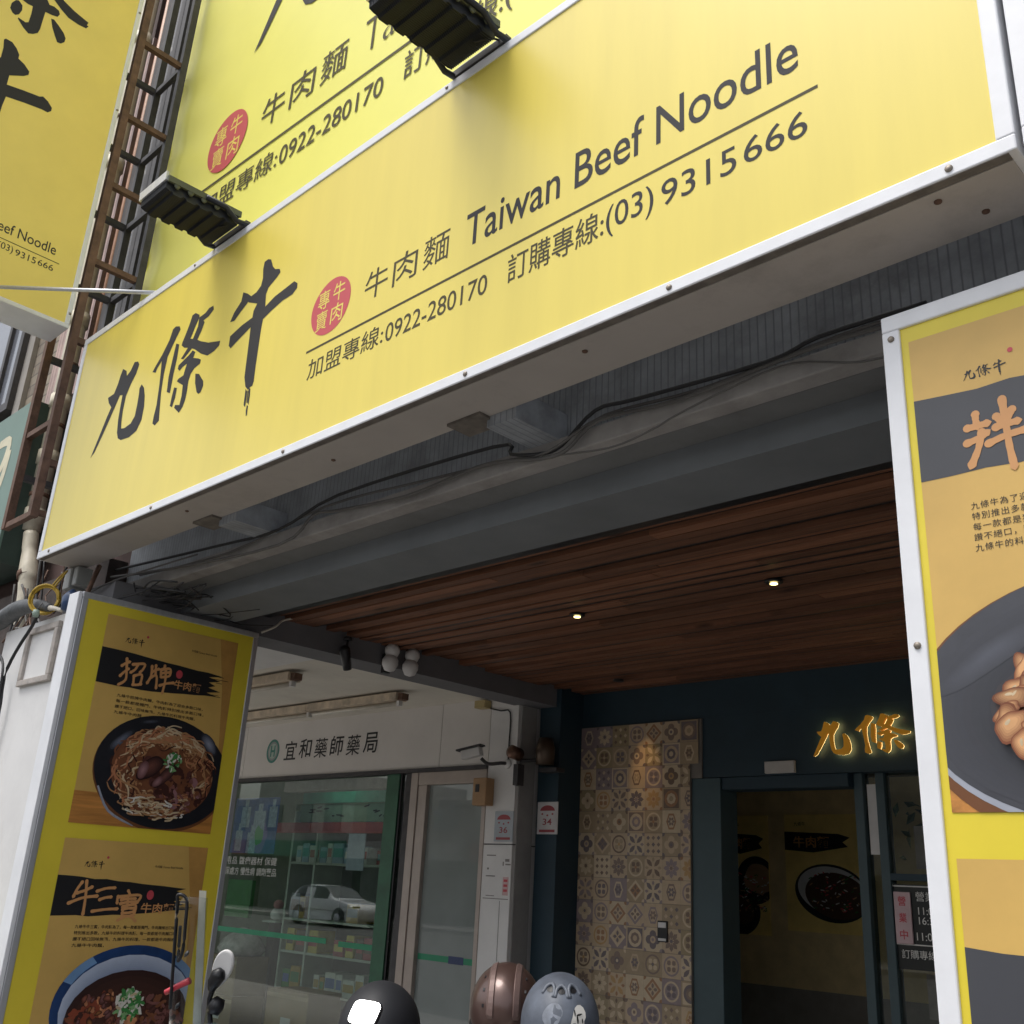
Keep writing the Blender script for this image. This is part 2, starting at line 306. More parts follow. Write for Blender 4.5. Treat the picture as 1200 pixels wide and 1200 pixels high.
GLY={"jiu":[[[-5.464,3.755],[-5.404,3.873],[-5.354,3.973],[-5.321,4.03],[-5.367,4.07],[-5.393,4.11],[-5.321,4.114],[-5.294,4.169],[-5.282,4.218],[-5.265,4.254],[-5.214,4.225],[-5.195,4.187],[-5.158,4.207],[-5.127,4.251],[-5.084,4.24],[-5.06,4.214],[-5.077,4.162],[-5.12,4.108],[-5.152,4.049],[-5.154,3.959],[-5.143,3.889],[-5.129,3.843],[-5.089,3.834],[-5.019,3.842],[-4.986,3.876],[-4.983,3.941],[-4.988,4.009],[-4.995,4.045],[-4.977,4.064],[-4.941,4.033],[-4.911,3.974],[-4.893,3.903],[-4.893,3.827],[-4.93,3.773],[-5.007,3.757],[-5.106,3.768],[-5.147,3.79],[-5.172,3.83],[-5.192,3.914],[-5.198,3.995],[-5.201,4.069],[-5.235,4.078],[-5.264,4.027],[-5.31,3.949],[-5.365,3.862],[-5.422,3.781]]],"tiao":[[[-4.692,4.317],[-4.649,4.302],[-4.631,4.278],[-4.658,4.243],[-4.695,4.19],[-4.722,4.144],[-4.729,4.047],[-4.72,3.936],[-4.702,3.845],[-4.684,3.761],[-4.721,3.745],[-4.753,3.765],[-4.753,3.807],[-4.745,3.869],[-4.758,3.992],[-4.775,4.095],[-4.785,4.141],[-4.82,4.111],[-4.832,4.087],[-4.872,4.103],[-4.847,4.131],[-4.794,4.18],[-4.739,4.25],[-4.72,4.31]],[[-4.649,4.198],[-4.613,4.18],[-4.609,4.094],[-4.616,4.01],[-4.616,3.898],[-4.654,3.915],[-4.666,4.005],[-4.659,4.1]],[[-4.521,4.32],[-4.49,4.322],[-4.444,4.294],[-4.438,4.274],[-4.464,4.238],[-4.491,4.182],[-4.504,4.166],[-4.58,4.18],[-4.551,4.237],[-4.533,4.28]],[[-4.439,4.276],[-4.38,4.28],[-4.349,4.297],[-4.308,4.295],[-4.297,4.269],[-4.339,4.245],[-4.388,4.24],[-4.372,4.223],[-4.391,4.178],[-4.416,4.14],[-4.459,4.104],[-4.534,4.066],[-4.562,4.078],[-4.513,4.117],[-4.467,4.163],[-4.437,4.222]],[[-4.581,4.182],[-4.529,4.185],[-4.441,4.151],[-4.375,4.114],[-4.293,4.077],[-4.173,4.044],[-4.176,4.019],[-4.219,4.003],[-4.279,3.999],[-4.351,4.035],[-4.43,4.088],[-4.485,4.115],[-4.548,4.138],[-4.582,4.163]],[[-4.577,4.024],[-4.574,4.044],[-4.522,4.059],[-4.48,4.071],[-4.448,4.087],[-4.415,4.067],[-4.427,4.037],[-4.372,4.015],[-4.34,3.997],[-4.342,3.976],[-4.393,3.967],[-4.422,3.946],[-4.434,3.908],[-4.43,3.855],[-4.432,3.804],[-4.447,3.768],[-4.476,3.744],[-4.537,3.79],[-4.532,3.804],[-4.485,3.79],[-4.479,3.84],[-4.487,3.902],[-4.526,3.925],[-4.561,3.947],[-4.55,3.958],[-4.5,3.961],[-4.493,3.996],[-4.484,4.024],[-4.528,4.018],[-4.552,4.005]],[[-4.579,3.918],[-4.547,3.905],[-4.548,3.85],[-4.563,3.801],[-4.589,3.816],[-4.587,3.868]],[[-4.372,3.929],[-4.332,3.914],[-4.276,3.857],[-4.268,3.829],[-4.283,3.798],[-4.304,3.795],[-4.325,3.812],[-4.358,3.873]]],"niu":[[[-3.831,4.366],[-3.804,4.352],[-3.777,4.302],[-3.753,4.277],[-3.712,4.261],[-3.701,4.239],[-3.727,4.22],[-3.761,4.204],[-3.789,4.19],[-3.802,4.16],[-3.791,4.091],[-3.794,4.023],[-3.797,3.97],[-3.796,3.872],[-3.794,3.776],[-3.79,3.699],[-3.797,3.678],[-3.813,3.677],[-3.829,3.667],[-3.857,3.693],[-3.879,3.747],[-3.884,3.826],[-3.891,3.945],[-3.896,4.026],[-3.893,4.105],[-3.869,4.136],[-3.95,4.173],[-3.971,4.191],[-3.942,4.203],[-3.895,4.207],[-3.861,4.229],[-3.854,4.268],[-3.865,4.324],[-3.862,4.364]],[[-4.078,3.982],[-4.08,4.035],[-3.985,4.059],[-3.892,4.069],[-3.795,4.087],[-3.718,4.114],[-3.624,4.126],[-3.567,4.134],[-3.538,4.112],[-3.536,4.087],[-3.567,4.066],[-3.646,4.063],[-3.731,4.043],[-3.794,4.023],[-3.902,4.016],[-4.004,3.981],[-4.056,3.961]],[[-4.021,4.258],[-3.978,4.234],[-3.939,4.204],[-3.966,4.174],[-4.016,4.147],[-4.065,4.115],[-4.104,4.122],[-4.079,4.166],[-4.027,4.209]],[[-3.852,3.68],[-3.835,3.662],[-3.83,3.619],[-3.831,3.58],[-3.847,3.596],[-3.849,3.638]],[[-3.824,3.676],[-3.809,3.666],[-3.804,3.629],[-3.804,3.583],[-3.814,3.597],[-3.817,3.633]],[[-3.817,3.587],[-3.806,3.578],[-3.803,3.532],[-3.812,3.53],[-3.819,3.56]],[[-3.832,3.666],[-3.824,3.662],[-3.816,3.6],[-3.823,3.598]]],"pt":[[[1.262,6.903],[1.279,6.913],[1.306,6.892],[1.312,6.855],[1.301,6.811],[1.282,6.791],[1.262,6.795],[1.242,6.82],[1.243,6.863]],[[1.288,6.982],[1.299,6.933],[1.336,6.927],[1.366,6.932],[1.369,6.87],[1.366,6.795],[1.349,6.781],[1.303,6.786],[1.301,6.775],[1.346,6.733],[1.382,6.712],[1.41,6.728],[1.436,6.758],[1.443,6.798],[1.445,6.887],[1.447,6.947],[1.488,6.953],[1.525,6.966],[1.535,6.996],[1.524,7.019],[1.489,7.028],[1.459,7.02],[1.442,7.044],[1.414,7.107]],[[1.49,6.923],[1.509,6.93],[1.547,6.905],[1.587,6.872],[1.607,6.84],[1.605,6.807],[1.586,6.78],[1.562,6.774],[1.538,6.813],[1.51,6.865]],[[1.482,7.077],[1.453,7.117],[1.507,7.139],[1.545,7.116],[1.618,7.089],[1.721,7.067],[1.715,7.041],[1.727,7.039],[1.715,7.012],[1.661,7.004],[1.592,7.009],[1.536,7.039]]],"pn":[[[1.258,6.567],[1.268,6.581],[1.308,6.582],[1.341,6.556],[1.366,6.52],[1.367,6.49],[1.41,6.472],[1.448,6.44],[1.448,6.414],[1.424,6.387],[1.343,6.334],[1.343,6.26],[1.446,6.284],[1.544,6.303],[1.565,6.318],[1.6,6.302],[1.633,6.27],[1.633,6.245],[1.614,6.221],[1.574,6.22],[1.465,6.199],[1.357,6.173],[1.35,6.096],[1.349,6.033],[1.34,5.871],[1.306,5.858],[1.297,6.031],[1.293,6.152],[1.236,6.141],[1.227,6.183],[1.288,6.226],[1.287,6.313],[1.267,6.337],[1.26,6.401],[1.269,6.432],[1.268,6.506]]],"zp":[[[2.48,2.636],[2.519,2.664]],[[2.501,2.679],[2.51,2.621],[2.514,2.565],[2.48,2.533]],[[2.48,2.581],[2.521,2.626]],[[2.541,2.654],[2.607,2.669],[2.603,2.638],[2.588,2.619]],[[2.57,2.659],[2.559,2.63],[2.537,2.61]],[[2.558,2.593],[2.562,2.547]],[[2.559,2.594],[2.602,2.608],[2.602,2.556]],[[2.56,2.546],[2.605,2.556]],[[2.653,2.665],[2.656,2.612],[2.641,2.57]],[[2.658,2.632],[2.694,2.656]],[[2.675,2.673],[2.681,2.623]],[[2.657,2.603],[2.688,2.617],[2.697,2.551]],[[2.728,2.681],[2.724,2.664]],[[2.71,2.656],[2.715,2.616]],[[2.71,2.656],[2.762,2.669],[2.764,2.63],[2.716,2.615]],[[2.713,2.636],[2.76,2.649]],[[2.737,2.662],[2.744,2.598],[2.739,2.529]],[[2.716,2.568],[2.794,2.596]]],"nsb":[[[2.484,1.525],[2.452,1.456]],[[2.466,1.472],[2.539,1.503]],[[2.432,1.423],[2.574,1.461]],[[2.506,1.531],[2.515,1.451],[2.517,1.374]],[[2.57,1.484],[2.662,1.504]],[[2.591,1.444],[2.65,1.459]],[[2.562,1.388],[2.694,1.403]],[[2.739,1.492],[2.753,1.471]],[[2.688,1.463],[2.688,1.433]],[[2.689,1.46],[2.808,1.473],[2.798,1.437]],[[2.708,1.447],[2.785,1.455]],[[2.707,1.428],[2.794,1.439]],[[2.745,1.454],[2.747,1.421]],[[2.722,1.414],[2.726,1.368]],[[2.722,1.414],[2.791,1.425],[2.791,1.375]],[[2.723,1.4],[2.788,1.408]],[[2.725,1.383],[2.787,1.391]],[[2.726,1.368],[2.791,1.375]],[[2.741,1.367],[2.707,1.348]],[[2.775,1.369],[2.804,1.347]]],"ban":[[[-0.765,2.713],[-0.764,2.682]],[[-0.787,2.682],[-0.742,2.683]],[[-0.791,2.644],[-0.76,2.651],[-0.745,2.659]],[[-0.755,2.664],[-0.766,2.626],[-0.785,2.588]],[[-0.719,2.694],[-0.71,2.674]],[[-0.683,2.702],[-0.696,2.681]],[[-0.723,2.667],[-0.675,2.67]],[[-0.743,2.631],[-0.704,2.641],[-0.656,2.645]],[[-0.702,2.734],[-0.7,2.676],[-0.698,2.614],[-0.693,2.562]]]}
# ---------------------------------------------------------------- palette
M = {}
M['yel'] = mat('sign_yellow', (.82, .668, .122), .36, var=.035, vs=3.5, bump=.06, bs=1.4, stretch=(2.2, 1, .25))
M['yel_up'] = mat('banner_yellow', (.86, .82, .17), .5, var=.03, vs=2, bump=.12, bs=1.6)
M['yel_side'] = mat('side_sign_yellow', (.93, .745, .19), .45, var=.04, vs=3)
M['yel_board'] = mat('board_yellow', (.78, .63, .05), .4, var=.05, vs=4)
M['white_al'] = mat('white_aluminium', (.80, .81, .84), .35, var=.05, vs=8)
M['alu'] = mat('brushed_aluminium', (.62, .63, .66), .35, .6, var=.08, vs=14, stretch=(3, 3, .3))
M['ink'] = mat('sign_ink', (.046, .045, .048), .6, var=.05, spec=.15)
M['ink2'] = mat('brown_ink', (.085, .074, .042), .6, var=.05, spec=.15)
M['ink_p'] = mat('black_print', (.012, .012, .014), .45, var=.1)
M['ink_rp'] = mat('charcoal_print', (.058, .06, .07), .45, var=.06)
M['red'] = mat('seal_red', (.56, .07, .09), .5, var=.04)
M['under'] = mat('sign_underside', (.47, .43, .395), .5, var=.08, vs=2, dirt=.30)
M['rust'] = mat('rusty_brown_steel', (.135, .075, .05), .75, var=.35, vs=14, bump=.3, bs=50)
M['dsteel'] = mat('dark_steel', (.055, .052, .055), .6, var=.3, vs=10)
M['grey_conc'] = mat('grey_concrete', (.34, .325, .315), .85, var=.22, vs=5, bump=.25, bs=40, dirt=.4)
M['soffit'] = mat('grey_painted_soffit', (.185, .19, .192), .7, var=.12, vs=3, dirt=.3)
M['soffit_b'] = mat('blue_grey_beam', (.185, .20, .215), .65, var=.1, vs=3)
M['dark_beam'] = mat('dark_grey_beam', (.16, .158, .168), .7, var=.1, vs=4)
M['rib'] = ribbed('ribbed_grey_tile', (.33, .355, .39), (.21, .225, .25), .03, bump=.25)
M['teal'] = mat('dark_teal_paint', (.018, .043, .062), .55, var=.12, vs=4)
M['teal2'] = mat('teal_door_paint', (.055, .092, .105), .4, var=.1, vs=4)
M['black'] = mat('black_plastic', (.014, .014, .016), .4, var=.1)
M['blackm'] = mat('black_powder_coat', (.017, .02, .03), .5, var=.15)
M['white_p'] = mat('white_paint', (.74, .73, .72), .5, var=.06, vs=3, dirt=.12)
M['offw'] = mat('off_white_ceiling', (.74, .70, .62), .8, var=.06, vs=2, dirt=.15)
M['cream_pipe'] = mat('cream_pvc', (.60, .55, .44), .45, var=.15, vs=9, dirt=.35)
M['copper'] = mat('copper_pipe', (.40, .21, .13), .5, var=.25, vs=9)
M['asphalt'] = mat('concrete_road', (.135, .132, .126), .9, var=.25, vs=20, bump=.4, bs=180)
M['paving'] = mat('pavement_tiles', (.40, .38, .355), .8, var=.15, vs=6, dirt=.3)
M['mottle'] = mat('plate_and_shadow_line', (.16, .14, .12), .8, var=.3, vs=20)
M['chrome'] = mat('chrome', (.8, .8, .82), .12, 1, var=.03)
M['gold'] = emit('gold_acrylic', (.64, .28, .02), .12)
M['wire'] = mat('black_cable', (.02, .02, .022), .6, var=.2)
M['wire_g'] = mat('grey_cable', (.12, .115, .11), .7, var=.2)
M['wire_w'] = mat('white_cable', (.62, .58, .5), .6, var=.15)
M['screw'] = mat('screw_head', (.30, .26, .22), .5, .5, var=.3, vs=40)

# wood boards with grain along X, a tone per board
M['wood'] = mat('red_brown_board', (.205, .088, .047), .55, var=.4, vs=7, bump=.3, bs=26, stretch=(.28, 9, 9), isl=.3)
t = M['wood'].node_tree
vo = t.nodes.new('ShaderNodeTexVoronoi'); vo.inputs['Scale'].default_value = 1; mp2 = t.nodes.new('ShaderNodeMapping'); mp2.inputs['Scale'].default_value = (1.6, 7.5, 7.5)
tc2 = t.nodes.new('ShaderNodeTexCoord'); t.links.new(tc2.outputs['Object'], mp2.inputs[0]); t.links.new(mp2.outputs[0], vo.inputs['Vector'])
kr = t.nodes.new('ShaderNodeMapRange'); kr.inputs[1].default_value = .05; kr.inputs[2].default_value = .14; kr.inputs[3].default_value = .25; kr.inputs[4].default_value = 1; t.links.new(vo.outputs['Distance'], kr.inputs[0])
kb = t.nodes['Principled BSDF']; src = kb.inputs['Base Color'].links[0].from_socket
km = t.nodes.new('ShaderNodeMix'); km.data_type = 'RGBA'; km.blend_type = 'MULTIPLY'; km.inputs[0].default_value = 1; t.links.new(src, km.inputs[6]); t.links.new(kr.outputs[0], km.inputs[7]); t.links.new(km.outputs[2], kb.inputs['Base Color'])

# ---------------------------------------------------------------- ground and street
struct(MB().box(-150, 150, -150, 150, -.4, -.15, M['asphalt']).build('road'))
struct(MB().box(-60, 60, 1.7, 14, -.146, 0, M['paving']).build('pavement'))
struct(MB().box(-60, 60, -22.5, -18.2, -.146, 0, M['paving']).build('far_pavement'))

# ---------------------------------------------------------------- the shop building: upper wall, beam, soffits, pillars, rear wall
B = thing('shop_building', 'grey noodle shop building with ribbed tile wall above a dark arcade', 'building', (-2.5, 4, 0))
MB().box(-5.9, 3.5, 2.64, 9, 3.2, 11, M['rib']).build('upper_wall', B)
MB().box(-5.9, 3.5, 2.595, 2.68, 3.125, 3.198, M['grey_conc']).build('concrete_ledge', B, bevel=.006)
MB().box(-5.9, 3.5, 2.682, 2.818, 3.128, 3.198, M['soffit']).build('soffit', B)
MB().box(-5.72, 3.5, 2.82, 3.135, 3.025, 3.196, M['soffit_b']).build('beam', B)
MB().box(-5.72, 3.5, 3.137, 6.7, 3.3, 3.34, M['black']).build('ceiling_void', B)
MB().box(-5.72, -5.45, 2.822, 6.11, 2.985, 3.29, M['dark_beam']).build('side_beam', B)
MB().box(-5.90, -5.475, 2.30, 3.3, 0, 2.985, M['dark_beam']).box(-5.9, -5.5, 2.4, 3.2, 2.985, 3.12, M['dark_beam']).build('pillar', B)
MB().box(-.92, -.1, 2.42, 3.2, 0, 3.1, M['dark_beam']).build('pillar', B)
MB().box(-5.62, -5.402, 6.1, 6.7, 0, 3.29, M['teal']).build('pilaster', B, bevel=.004)
MB().box(-5.40, 3.4, 6.372, 6.7, 2.852, 3.29, M['teal']).box(-4.26, 3.4, 6.374, 6.7, 2.427, 2.852, M['teal']).box(-5.40, -4.45, 6.515, 6.7, 0, 2.875, M['teal']).box(-.2, 3.4, 6.5, 6.7, 0, 2.445, M['teal']).build('rear_wall', B)
MB().box(3.4, 3.5, 2.64, 6.7, 0, 3.3, M['soffit']).build('side_wall', B)

# interior behind the doorway
roomw = mat('dim_ochre_wall', (.70, .54, .28), .8, var=.15)
roomd = mat('dark_room_surface', (.26, .235, .2), .7, var=.15)
MB().box(-7.2, .2, 8.5, 8.62, .95, 2.9, roomw).box(-7.2, .2, 8.49, 8.62, 0, .95, roomd).build('room_wall', B)
MB().box(-7.2, .2, 6.71, 8.62, 2.9, 2.98, roomd).box(-7.3, -7.2, 6.71, 8.62, 0, 2.98, roomd).box(.2, .3, 6.71, 8.62, 0, 2.98, roomd).build('room_shell', B)

# ---------------------------------------------------------------- patterned tile panel
TC = [lin(h) for h in ('#ab9783', '#95836f', '#77665f', '#8f6b52', '#665c62', '#a3835c', '#82747a', '#b3a28e', '#6c594f', '#8c7d66')]
TM = [mat('tile_glaze_%s' % n, tuple(min(1, x*1.3) for x in c[:2])+(min(1, c[2]*1.18),), .35, var=.08, vs=20) for n, c in zip(('sand', 'taupe', 'mauve', 'rust', 'slate', 'ochre', 'lilac', 'ivory', 'umber', 'olive'), TC)]
grout = mat('tile_grout', (.22, .20, .18), .9)
def tile_panel():
    F = Flat((0, 6.36, 0), (1, 0, 0), (0, 0, 1), (0, -1, 0)); rnd = random.Random(11)
    base = MB(); base.prism([(-5.40, 0), (-4.354, 0), (-4.354, 2.424), (-4.262, 2.424), (-4.262, 2.848), (-5.40, 2.848)], lambda u, v: (u, 6.512, v), lambda u, v: (u, 6.3595, v), grout)
    T = .160
    for i in range(7):
        for j in range(18):
            a0 = -5.398+i*T; b0 = 2.846-(j+1)*T; a1 = a0+T-.0025; b1 = b0+T-.0025
            if a0 > -4.28 or b1 < .05: continue
            lim = (-5.40, -4.262 if b0 > 2.424 else -4.354, 0, 2.848)
            if a0 >= lim[1]: continue
            bgc, c1, c2, c3 = rnd.choice([(0, 2, 4, 7), (1, 7, 8, 3), (7, 3, 2, 0), (0, 8, 1, 5), (7, 4, 6, 0), (1, 0, 4, 2), (0, 5, 3, 7), (6, 7, 4, 0), (7, 8, 2, 5), (0, 6, 2, 7), (9, 7, 8, 0), (1, 2, 7, 4)])
            bgc, c1, c2, c3 = TM[bgc], TM[c1], TM[c2], TM[c3]; F.rect(a0, a1, b0, b1, bgc, .0015, lim)
            cx = (a0+a1)/2; cz = (b0+b1)/2; h = .0022; q = T*.5; k = rnd.randrange(8)
            def petal(th, r0, r1, wd, mt):
                u = math.cos(th); v = math.sin(th); rm = (r0+r1)/2
                pts = [(r0, 0), (rm-.2*(r1-r0), wd*.85), (rm+.15*(r1-r0), wd), (r1, 0), (rm+.15*(r1-r0), -wd), (rm-.2*(r1-r0), -wd*.85)]
                F.poly([(cx+x*u-y*v, cz+x*v+y*u) for x, y in pts], mt, h, lim)
            if k == 0:
                for p in range(8): petal(p*math.pi/4, .012, q*.86, q*.2, c1)
                F.ell(cx, cz, q*.16, q*.16, c2, h, lim, n=14)
            elif k == 1:
                F.ell(cx, cz, q*.82, q*.82, c1, h, lim, n=24); F.ell(cx, cz, q*.66, q*.66, bgc, h, lim, n=24)
                for p in range(4): petal(p*math.pi/2+math.pi/4, .01, q*.6, q*.22, c2)
                F.ell(cx, cz, q*.14, q*.14, c3, h, lim, n=12)
            elif k == 2:
                for p in range(4):
                    F.ell(cx+q*.42*math.cos(p*math.pi/2), cz+q*.42*math.sin(p*math.pi/2), q*.36, q*.36, c1, h, lim, n=16)
                F.ell(cx, cz, q*.3, q*.3, c3, h, lim, n=16); F.ell(cx, cz, q*.14, q*.14, c2, h, lim, n=10)
            elif k == 3:
                F.poly([(cx-q*.9, cz), (cx, cz-q*.9), (cx+q*.9, cz), (cx, cz+q*.9)], c1, h, lim); F.poly([(cx-q*.62, cz), (cx, cz-q*.62), (cx+q*.62, cz), (cx, cz+q*.62)], c3, h, lim)
                for p in range(4): petal(p*math.pi/2, .006, q*.52, q*.14, c2)
            elif k == 4:
                for p in range(3):
                    for r in range(3):
                        x = cx+(p-1)*q*.58; z = cz+(r-1)*q*.58; F.poly([(x-q*.2, z), (x, z-q*.2), (x+q*.2, z), (x, z+q*.2)], c1 if (p+r) % 2 else c2, h, lim)
            elif k == 5:
                F.rect(cx-q*.84, cx+q*.84, cz-q*.84, cz+q*.84, c2, h, lim); F.ell(cx, cz, q*.74, q*.74, c3, h, lim, n=24); F.ell(cx, cz, q*.5, q*.5, c1, h, lim, n=8); F.ell(cx, cz, q*.24, q*.24, bgc, h, lim, n=12)
            elif k == 6:
                for p in range(4): petal(p*math.pi/2+math.pi/4, .012, q*1.05, q*.2, c1)
                for p in range(4): petal(p*math.pi/2, q*.5, q*.92, q*.13, c2)
            else:
                F.ell(cx, cz, q*.55, q*.8, c1, h, lim, n=6); F.ell(cx, cz, q*.4, q*.6, bgc, h, lim, n=6)
                for p in range(6): petal(p*math.pi/3, .006, q*.42, q*.12, c2)
            if k in (0, 2, 6, 3):
                for sx in (-1, 1):
                    for sz in (-1, 1): F.ell(cx+sx*q*.94, cz+sz*q*.94, q*.24, q*.24, c2 if k != 3 else c1, h, (max(a0, lim[0]), min(a1, lim[1]), max(b0, 0), min(b1, 2.848)), n=12)
    base.v += []; p = thing('tile_panel', 'tall panel of mixed patterned tiles beside the dark doorway', 'tiles', (-4.85, 6.4, 0))
    base.build('backing', p); F.build('patterned_face', p)
tile_panel()
o = thing('card_reader', 'small black access reader mounted on the patterned tiles', 'card reader', (-4.59, 6.35, 1.38))
MB().box(-4.633, -4.548, 6.335, 6.3575, 1.315, 1.453, M['black']).build('case', o, bevel=.005)
MB().box(-4.623, -4.558, 6.331, 6.3355, 1.408, 1.443, M['white_p']).build('label_strip', o); MB().box(-4.623, -4.558, 6.331, 6.3355, 1.322, 1.339, M['white_p']).build('label_strip', o)

# ---------------------------------------------------------------- doorway
o = thing('shop_door', 'dark teal door frame with an open doorway and glazed sidelight', 'door', (-3.7, 6.5, 0))
MB().box(-4.351, -4.112, 6.362, 6.58, 0, 2.424, M['teal2']).build('frame_post', o, bevel=.006)
MB().box(-4.111, -3.16, 6.38, 6.56, 2.34, 2.425, M['teal']).build('header', o, bevel=.004)
MB().box(-3.158, -3.098, 6.45, 6.55, 0, 2.442, M['teal2']).build('frame_post', o, bevel=.004)
MB().box(-3.016, -2.958, 6.46, 6.55, 0, 2.442, M['teal2']).build('frame_post', o, bevel=.004)
glass('shop_glass', (.8, .84, .82), 1.45)
MB().box(-3.097, -3.017, 6.49, 6.498, .02, 2.44, MATS['shop_glass']).build('glass', o)
MB().box(-2.957, -.2, 6.49, 6.498, .02, 2.44, MATS['shop_glass']).build('glass', o)
MB().box(-2.957, -.2, 6.46, 6.52, 1.78, 1.82, M['teal']).build('rail', o)
tag(MB().box(-3.085, -3.025, 6.484, 6.4885, 1.93, 2.36, M['white_p']).build('notice_strip'), 'narrow white notice strip on the slim glass sidelight', 'notice')
o = thing('exit_plate', 'small blank white plate above the shop doorway', 'plate', (-3.7, 6.49, 2.49))
MB().box(-3.745, -3.521, 6.345, 6.3735, 2.436, 2.516, mat('plate_white', (.55, .53, .5), .5)).build('panel', o, bevel=.004)

# posters inside
def small_poster(x0, x1, z0, z1, lab, white):
    o = thing('poster', lab, 'poster', ((x0+x1)/2, 8.49, z0))
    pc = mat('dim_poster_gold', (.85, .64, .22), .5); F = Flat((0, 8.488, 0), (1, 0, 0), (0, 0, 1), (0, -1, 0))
    c = (x0, x1, z0, z1); F.rect(x0, x1, z0, z1, pc, 0); W = x1-x0; H = z1-z0
    F.poly([(x0, z1-H*.15), (x0+W*.75, z1-H*.17), (x0+W*.9, z1-H*.2), (x0+W*.8, z1-H*.24), (x0+W*.87, z1-H*.28), (x0+W*.4, z1-H*.33), (x0, z1-H*.31)], M['ink_p'], .001)
    if white:
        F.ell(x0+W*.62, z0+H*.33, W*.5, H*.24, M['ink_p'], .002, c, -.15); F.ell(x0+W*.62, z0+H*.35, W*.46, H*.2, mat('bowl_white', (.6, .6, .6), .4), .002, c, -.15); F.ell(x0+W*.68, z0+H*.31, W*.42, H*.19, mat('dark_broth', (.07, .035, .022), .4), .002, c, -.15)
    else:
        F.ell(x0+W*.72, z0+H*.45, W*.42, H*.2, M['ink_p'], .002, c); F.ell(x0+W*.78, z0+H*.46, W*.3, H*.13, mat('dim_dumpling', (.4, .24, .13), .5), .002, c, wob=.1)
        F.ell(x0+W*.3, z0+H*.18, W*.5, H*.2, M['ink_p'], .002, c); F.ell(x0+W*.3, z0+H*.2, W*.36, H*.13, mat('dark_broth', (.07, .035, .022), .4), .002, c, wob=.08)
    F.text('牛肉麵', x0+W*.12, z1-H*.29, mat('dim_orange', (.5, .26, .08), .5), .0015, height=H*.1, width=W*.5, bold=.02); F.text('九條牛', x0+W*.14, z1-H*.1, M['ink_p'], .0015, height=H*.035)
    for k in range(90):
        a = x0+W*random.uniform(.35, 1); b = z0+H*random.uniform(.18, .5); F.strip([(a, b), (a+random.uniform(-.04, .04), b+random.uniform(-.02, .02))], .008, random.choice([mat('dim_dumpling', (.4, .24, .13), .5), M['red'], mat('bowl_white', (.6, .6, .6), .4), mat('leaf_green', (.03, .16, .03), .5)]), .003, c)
    MB().box(x0, x1, 8.489, 8.4995, z0, z1, pc).build('board', o); F.build('print', o)
small_poster(-5.47, -4.998, 1.345, 2.35, 'dim gold menu poster with two dark bowls, left one inside doorway', False)
small_poster(-4.83, -4.15, 1.40, 2.355, 'dim gold menu poster with one white bowl, right one inside doorway', True)

# back-lit logo letters
o = thing('logo_letters', 'gold back-lit brush letters glowing on the dark teal wall', 'letters', (-3.1, 6.49, 2.55))
glow = emit('warm_led', (1, .74, .28), 2.6)
mn = (-5.464, 3.755)
for nm, key, x0, x1, z0, z1 in (('letter', 'jiu', -3.362, -3.103, 2.531, 2.752), ('letter', 'tiao', -3.063, -2.706, 2.531, 2.776), ('letter', 'niu', -2.65, -2.35, 2.531, 2.80)):
    g = GLY[key][:(3 if key == 'niu' else 99)]; xs = [p[0] for q in g for p in q]; zs = [p[1] for q in g for p in q]
    fx = lambda x: x0+(x-min(xs))/(max(xs)-min(xs))*(x1-x0); fz = lambda z: z0+(z-min(zs))/(max(zs)-min(zs))*(z1-z0)
    b = MB(); e = MB()
    for i, q in enumerate(g):
        q = [(fx(x), fz(z)) for x, z in q]
        b.prism(q, lambda u, v: (u, 6.319-i*.0004, v), lambda u, v: (u, 6.342, v), M['gold'])
        cx = sum(p[0] for p in q)/len(q); cz = sum(p[1] for p in q)/len(q); qs = q
        e.prism(qs, lambda u, v: (u, 6.3425+i*.0002, v), lambda u, v: (u, 6.3445+i*.0002, v), glow)
    l = b.build(nm, o); e.build('light_strip', l)

# hours panel and open sign
white_ink = mat('white_lettering', (.75, .74, .7), .5, var=.03)
hg = Flat((0, 6.485, 0), (1, 0, 0), (0, 0, 1), (0, -1, 0)); hg.rect(-2.98, -2.2, 1.28, 1.76, mat('hours_black', (.012, .014, .013), .4), 0)
hg.rect(-2.97, -2.21, 1.745, 1.752, white_ink, .002); hg.rect(-2.97, -2.21, 1.415, 1.422, white_ink, .002)
hg.text('營業時間', -2.82, 1.665, white_ink, .002, height=.055); hg.text('11:00 - 14:00', -2.81, 1.59, white_ink, .002, height=.042); hg.text('16:30 - 20:00', -2.81, 1.535, white_ink, .002, height=.042)
hg.text('11:00 - 20:00', -2.83, 1.445, white_ink, .002, height=.044); hg.text('訂購專線 03', -2.93, 1.34, white_ink, .002, height=.05)
tag(hg.build('hours_sign'), 'dark glass panel with white opening hours lettering', 'sign')
o = thing('open_sign', 'pale pink vertical open sign with red characters on dark glass', 'sign', (-2.95, 6.47, 1.42))
MB().box(-2.953, -2.848, 6.468, 6.482, 1.42, 1.715, mat('pale_pink', (.62, .45, .47), .5)).build('board', o, bevel=.004)
F = Flat((0, 6.466, 0), (1, 0, 0), (0, 0, 1), (0, -1, 0))
for c, z in zip('營業中', (1.635, 1.54, 1.445)): F.text(c, -2.926, z, M['red'], 0, height=.055, width=.05, bold=.012)
F.build('lettering', o)
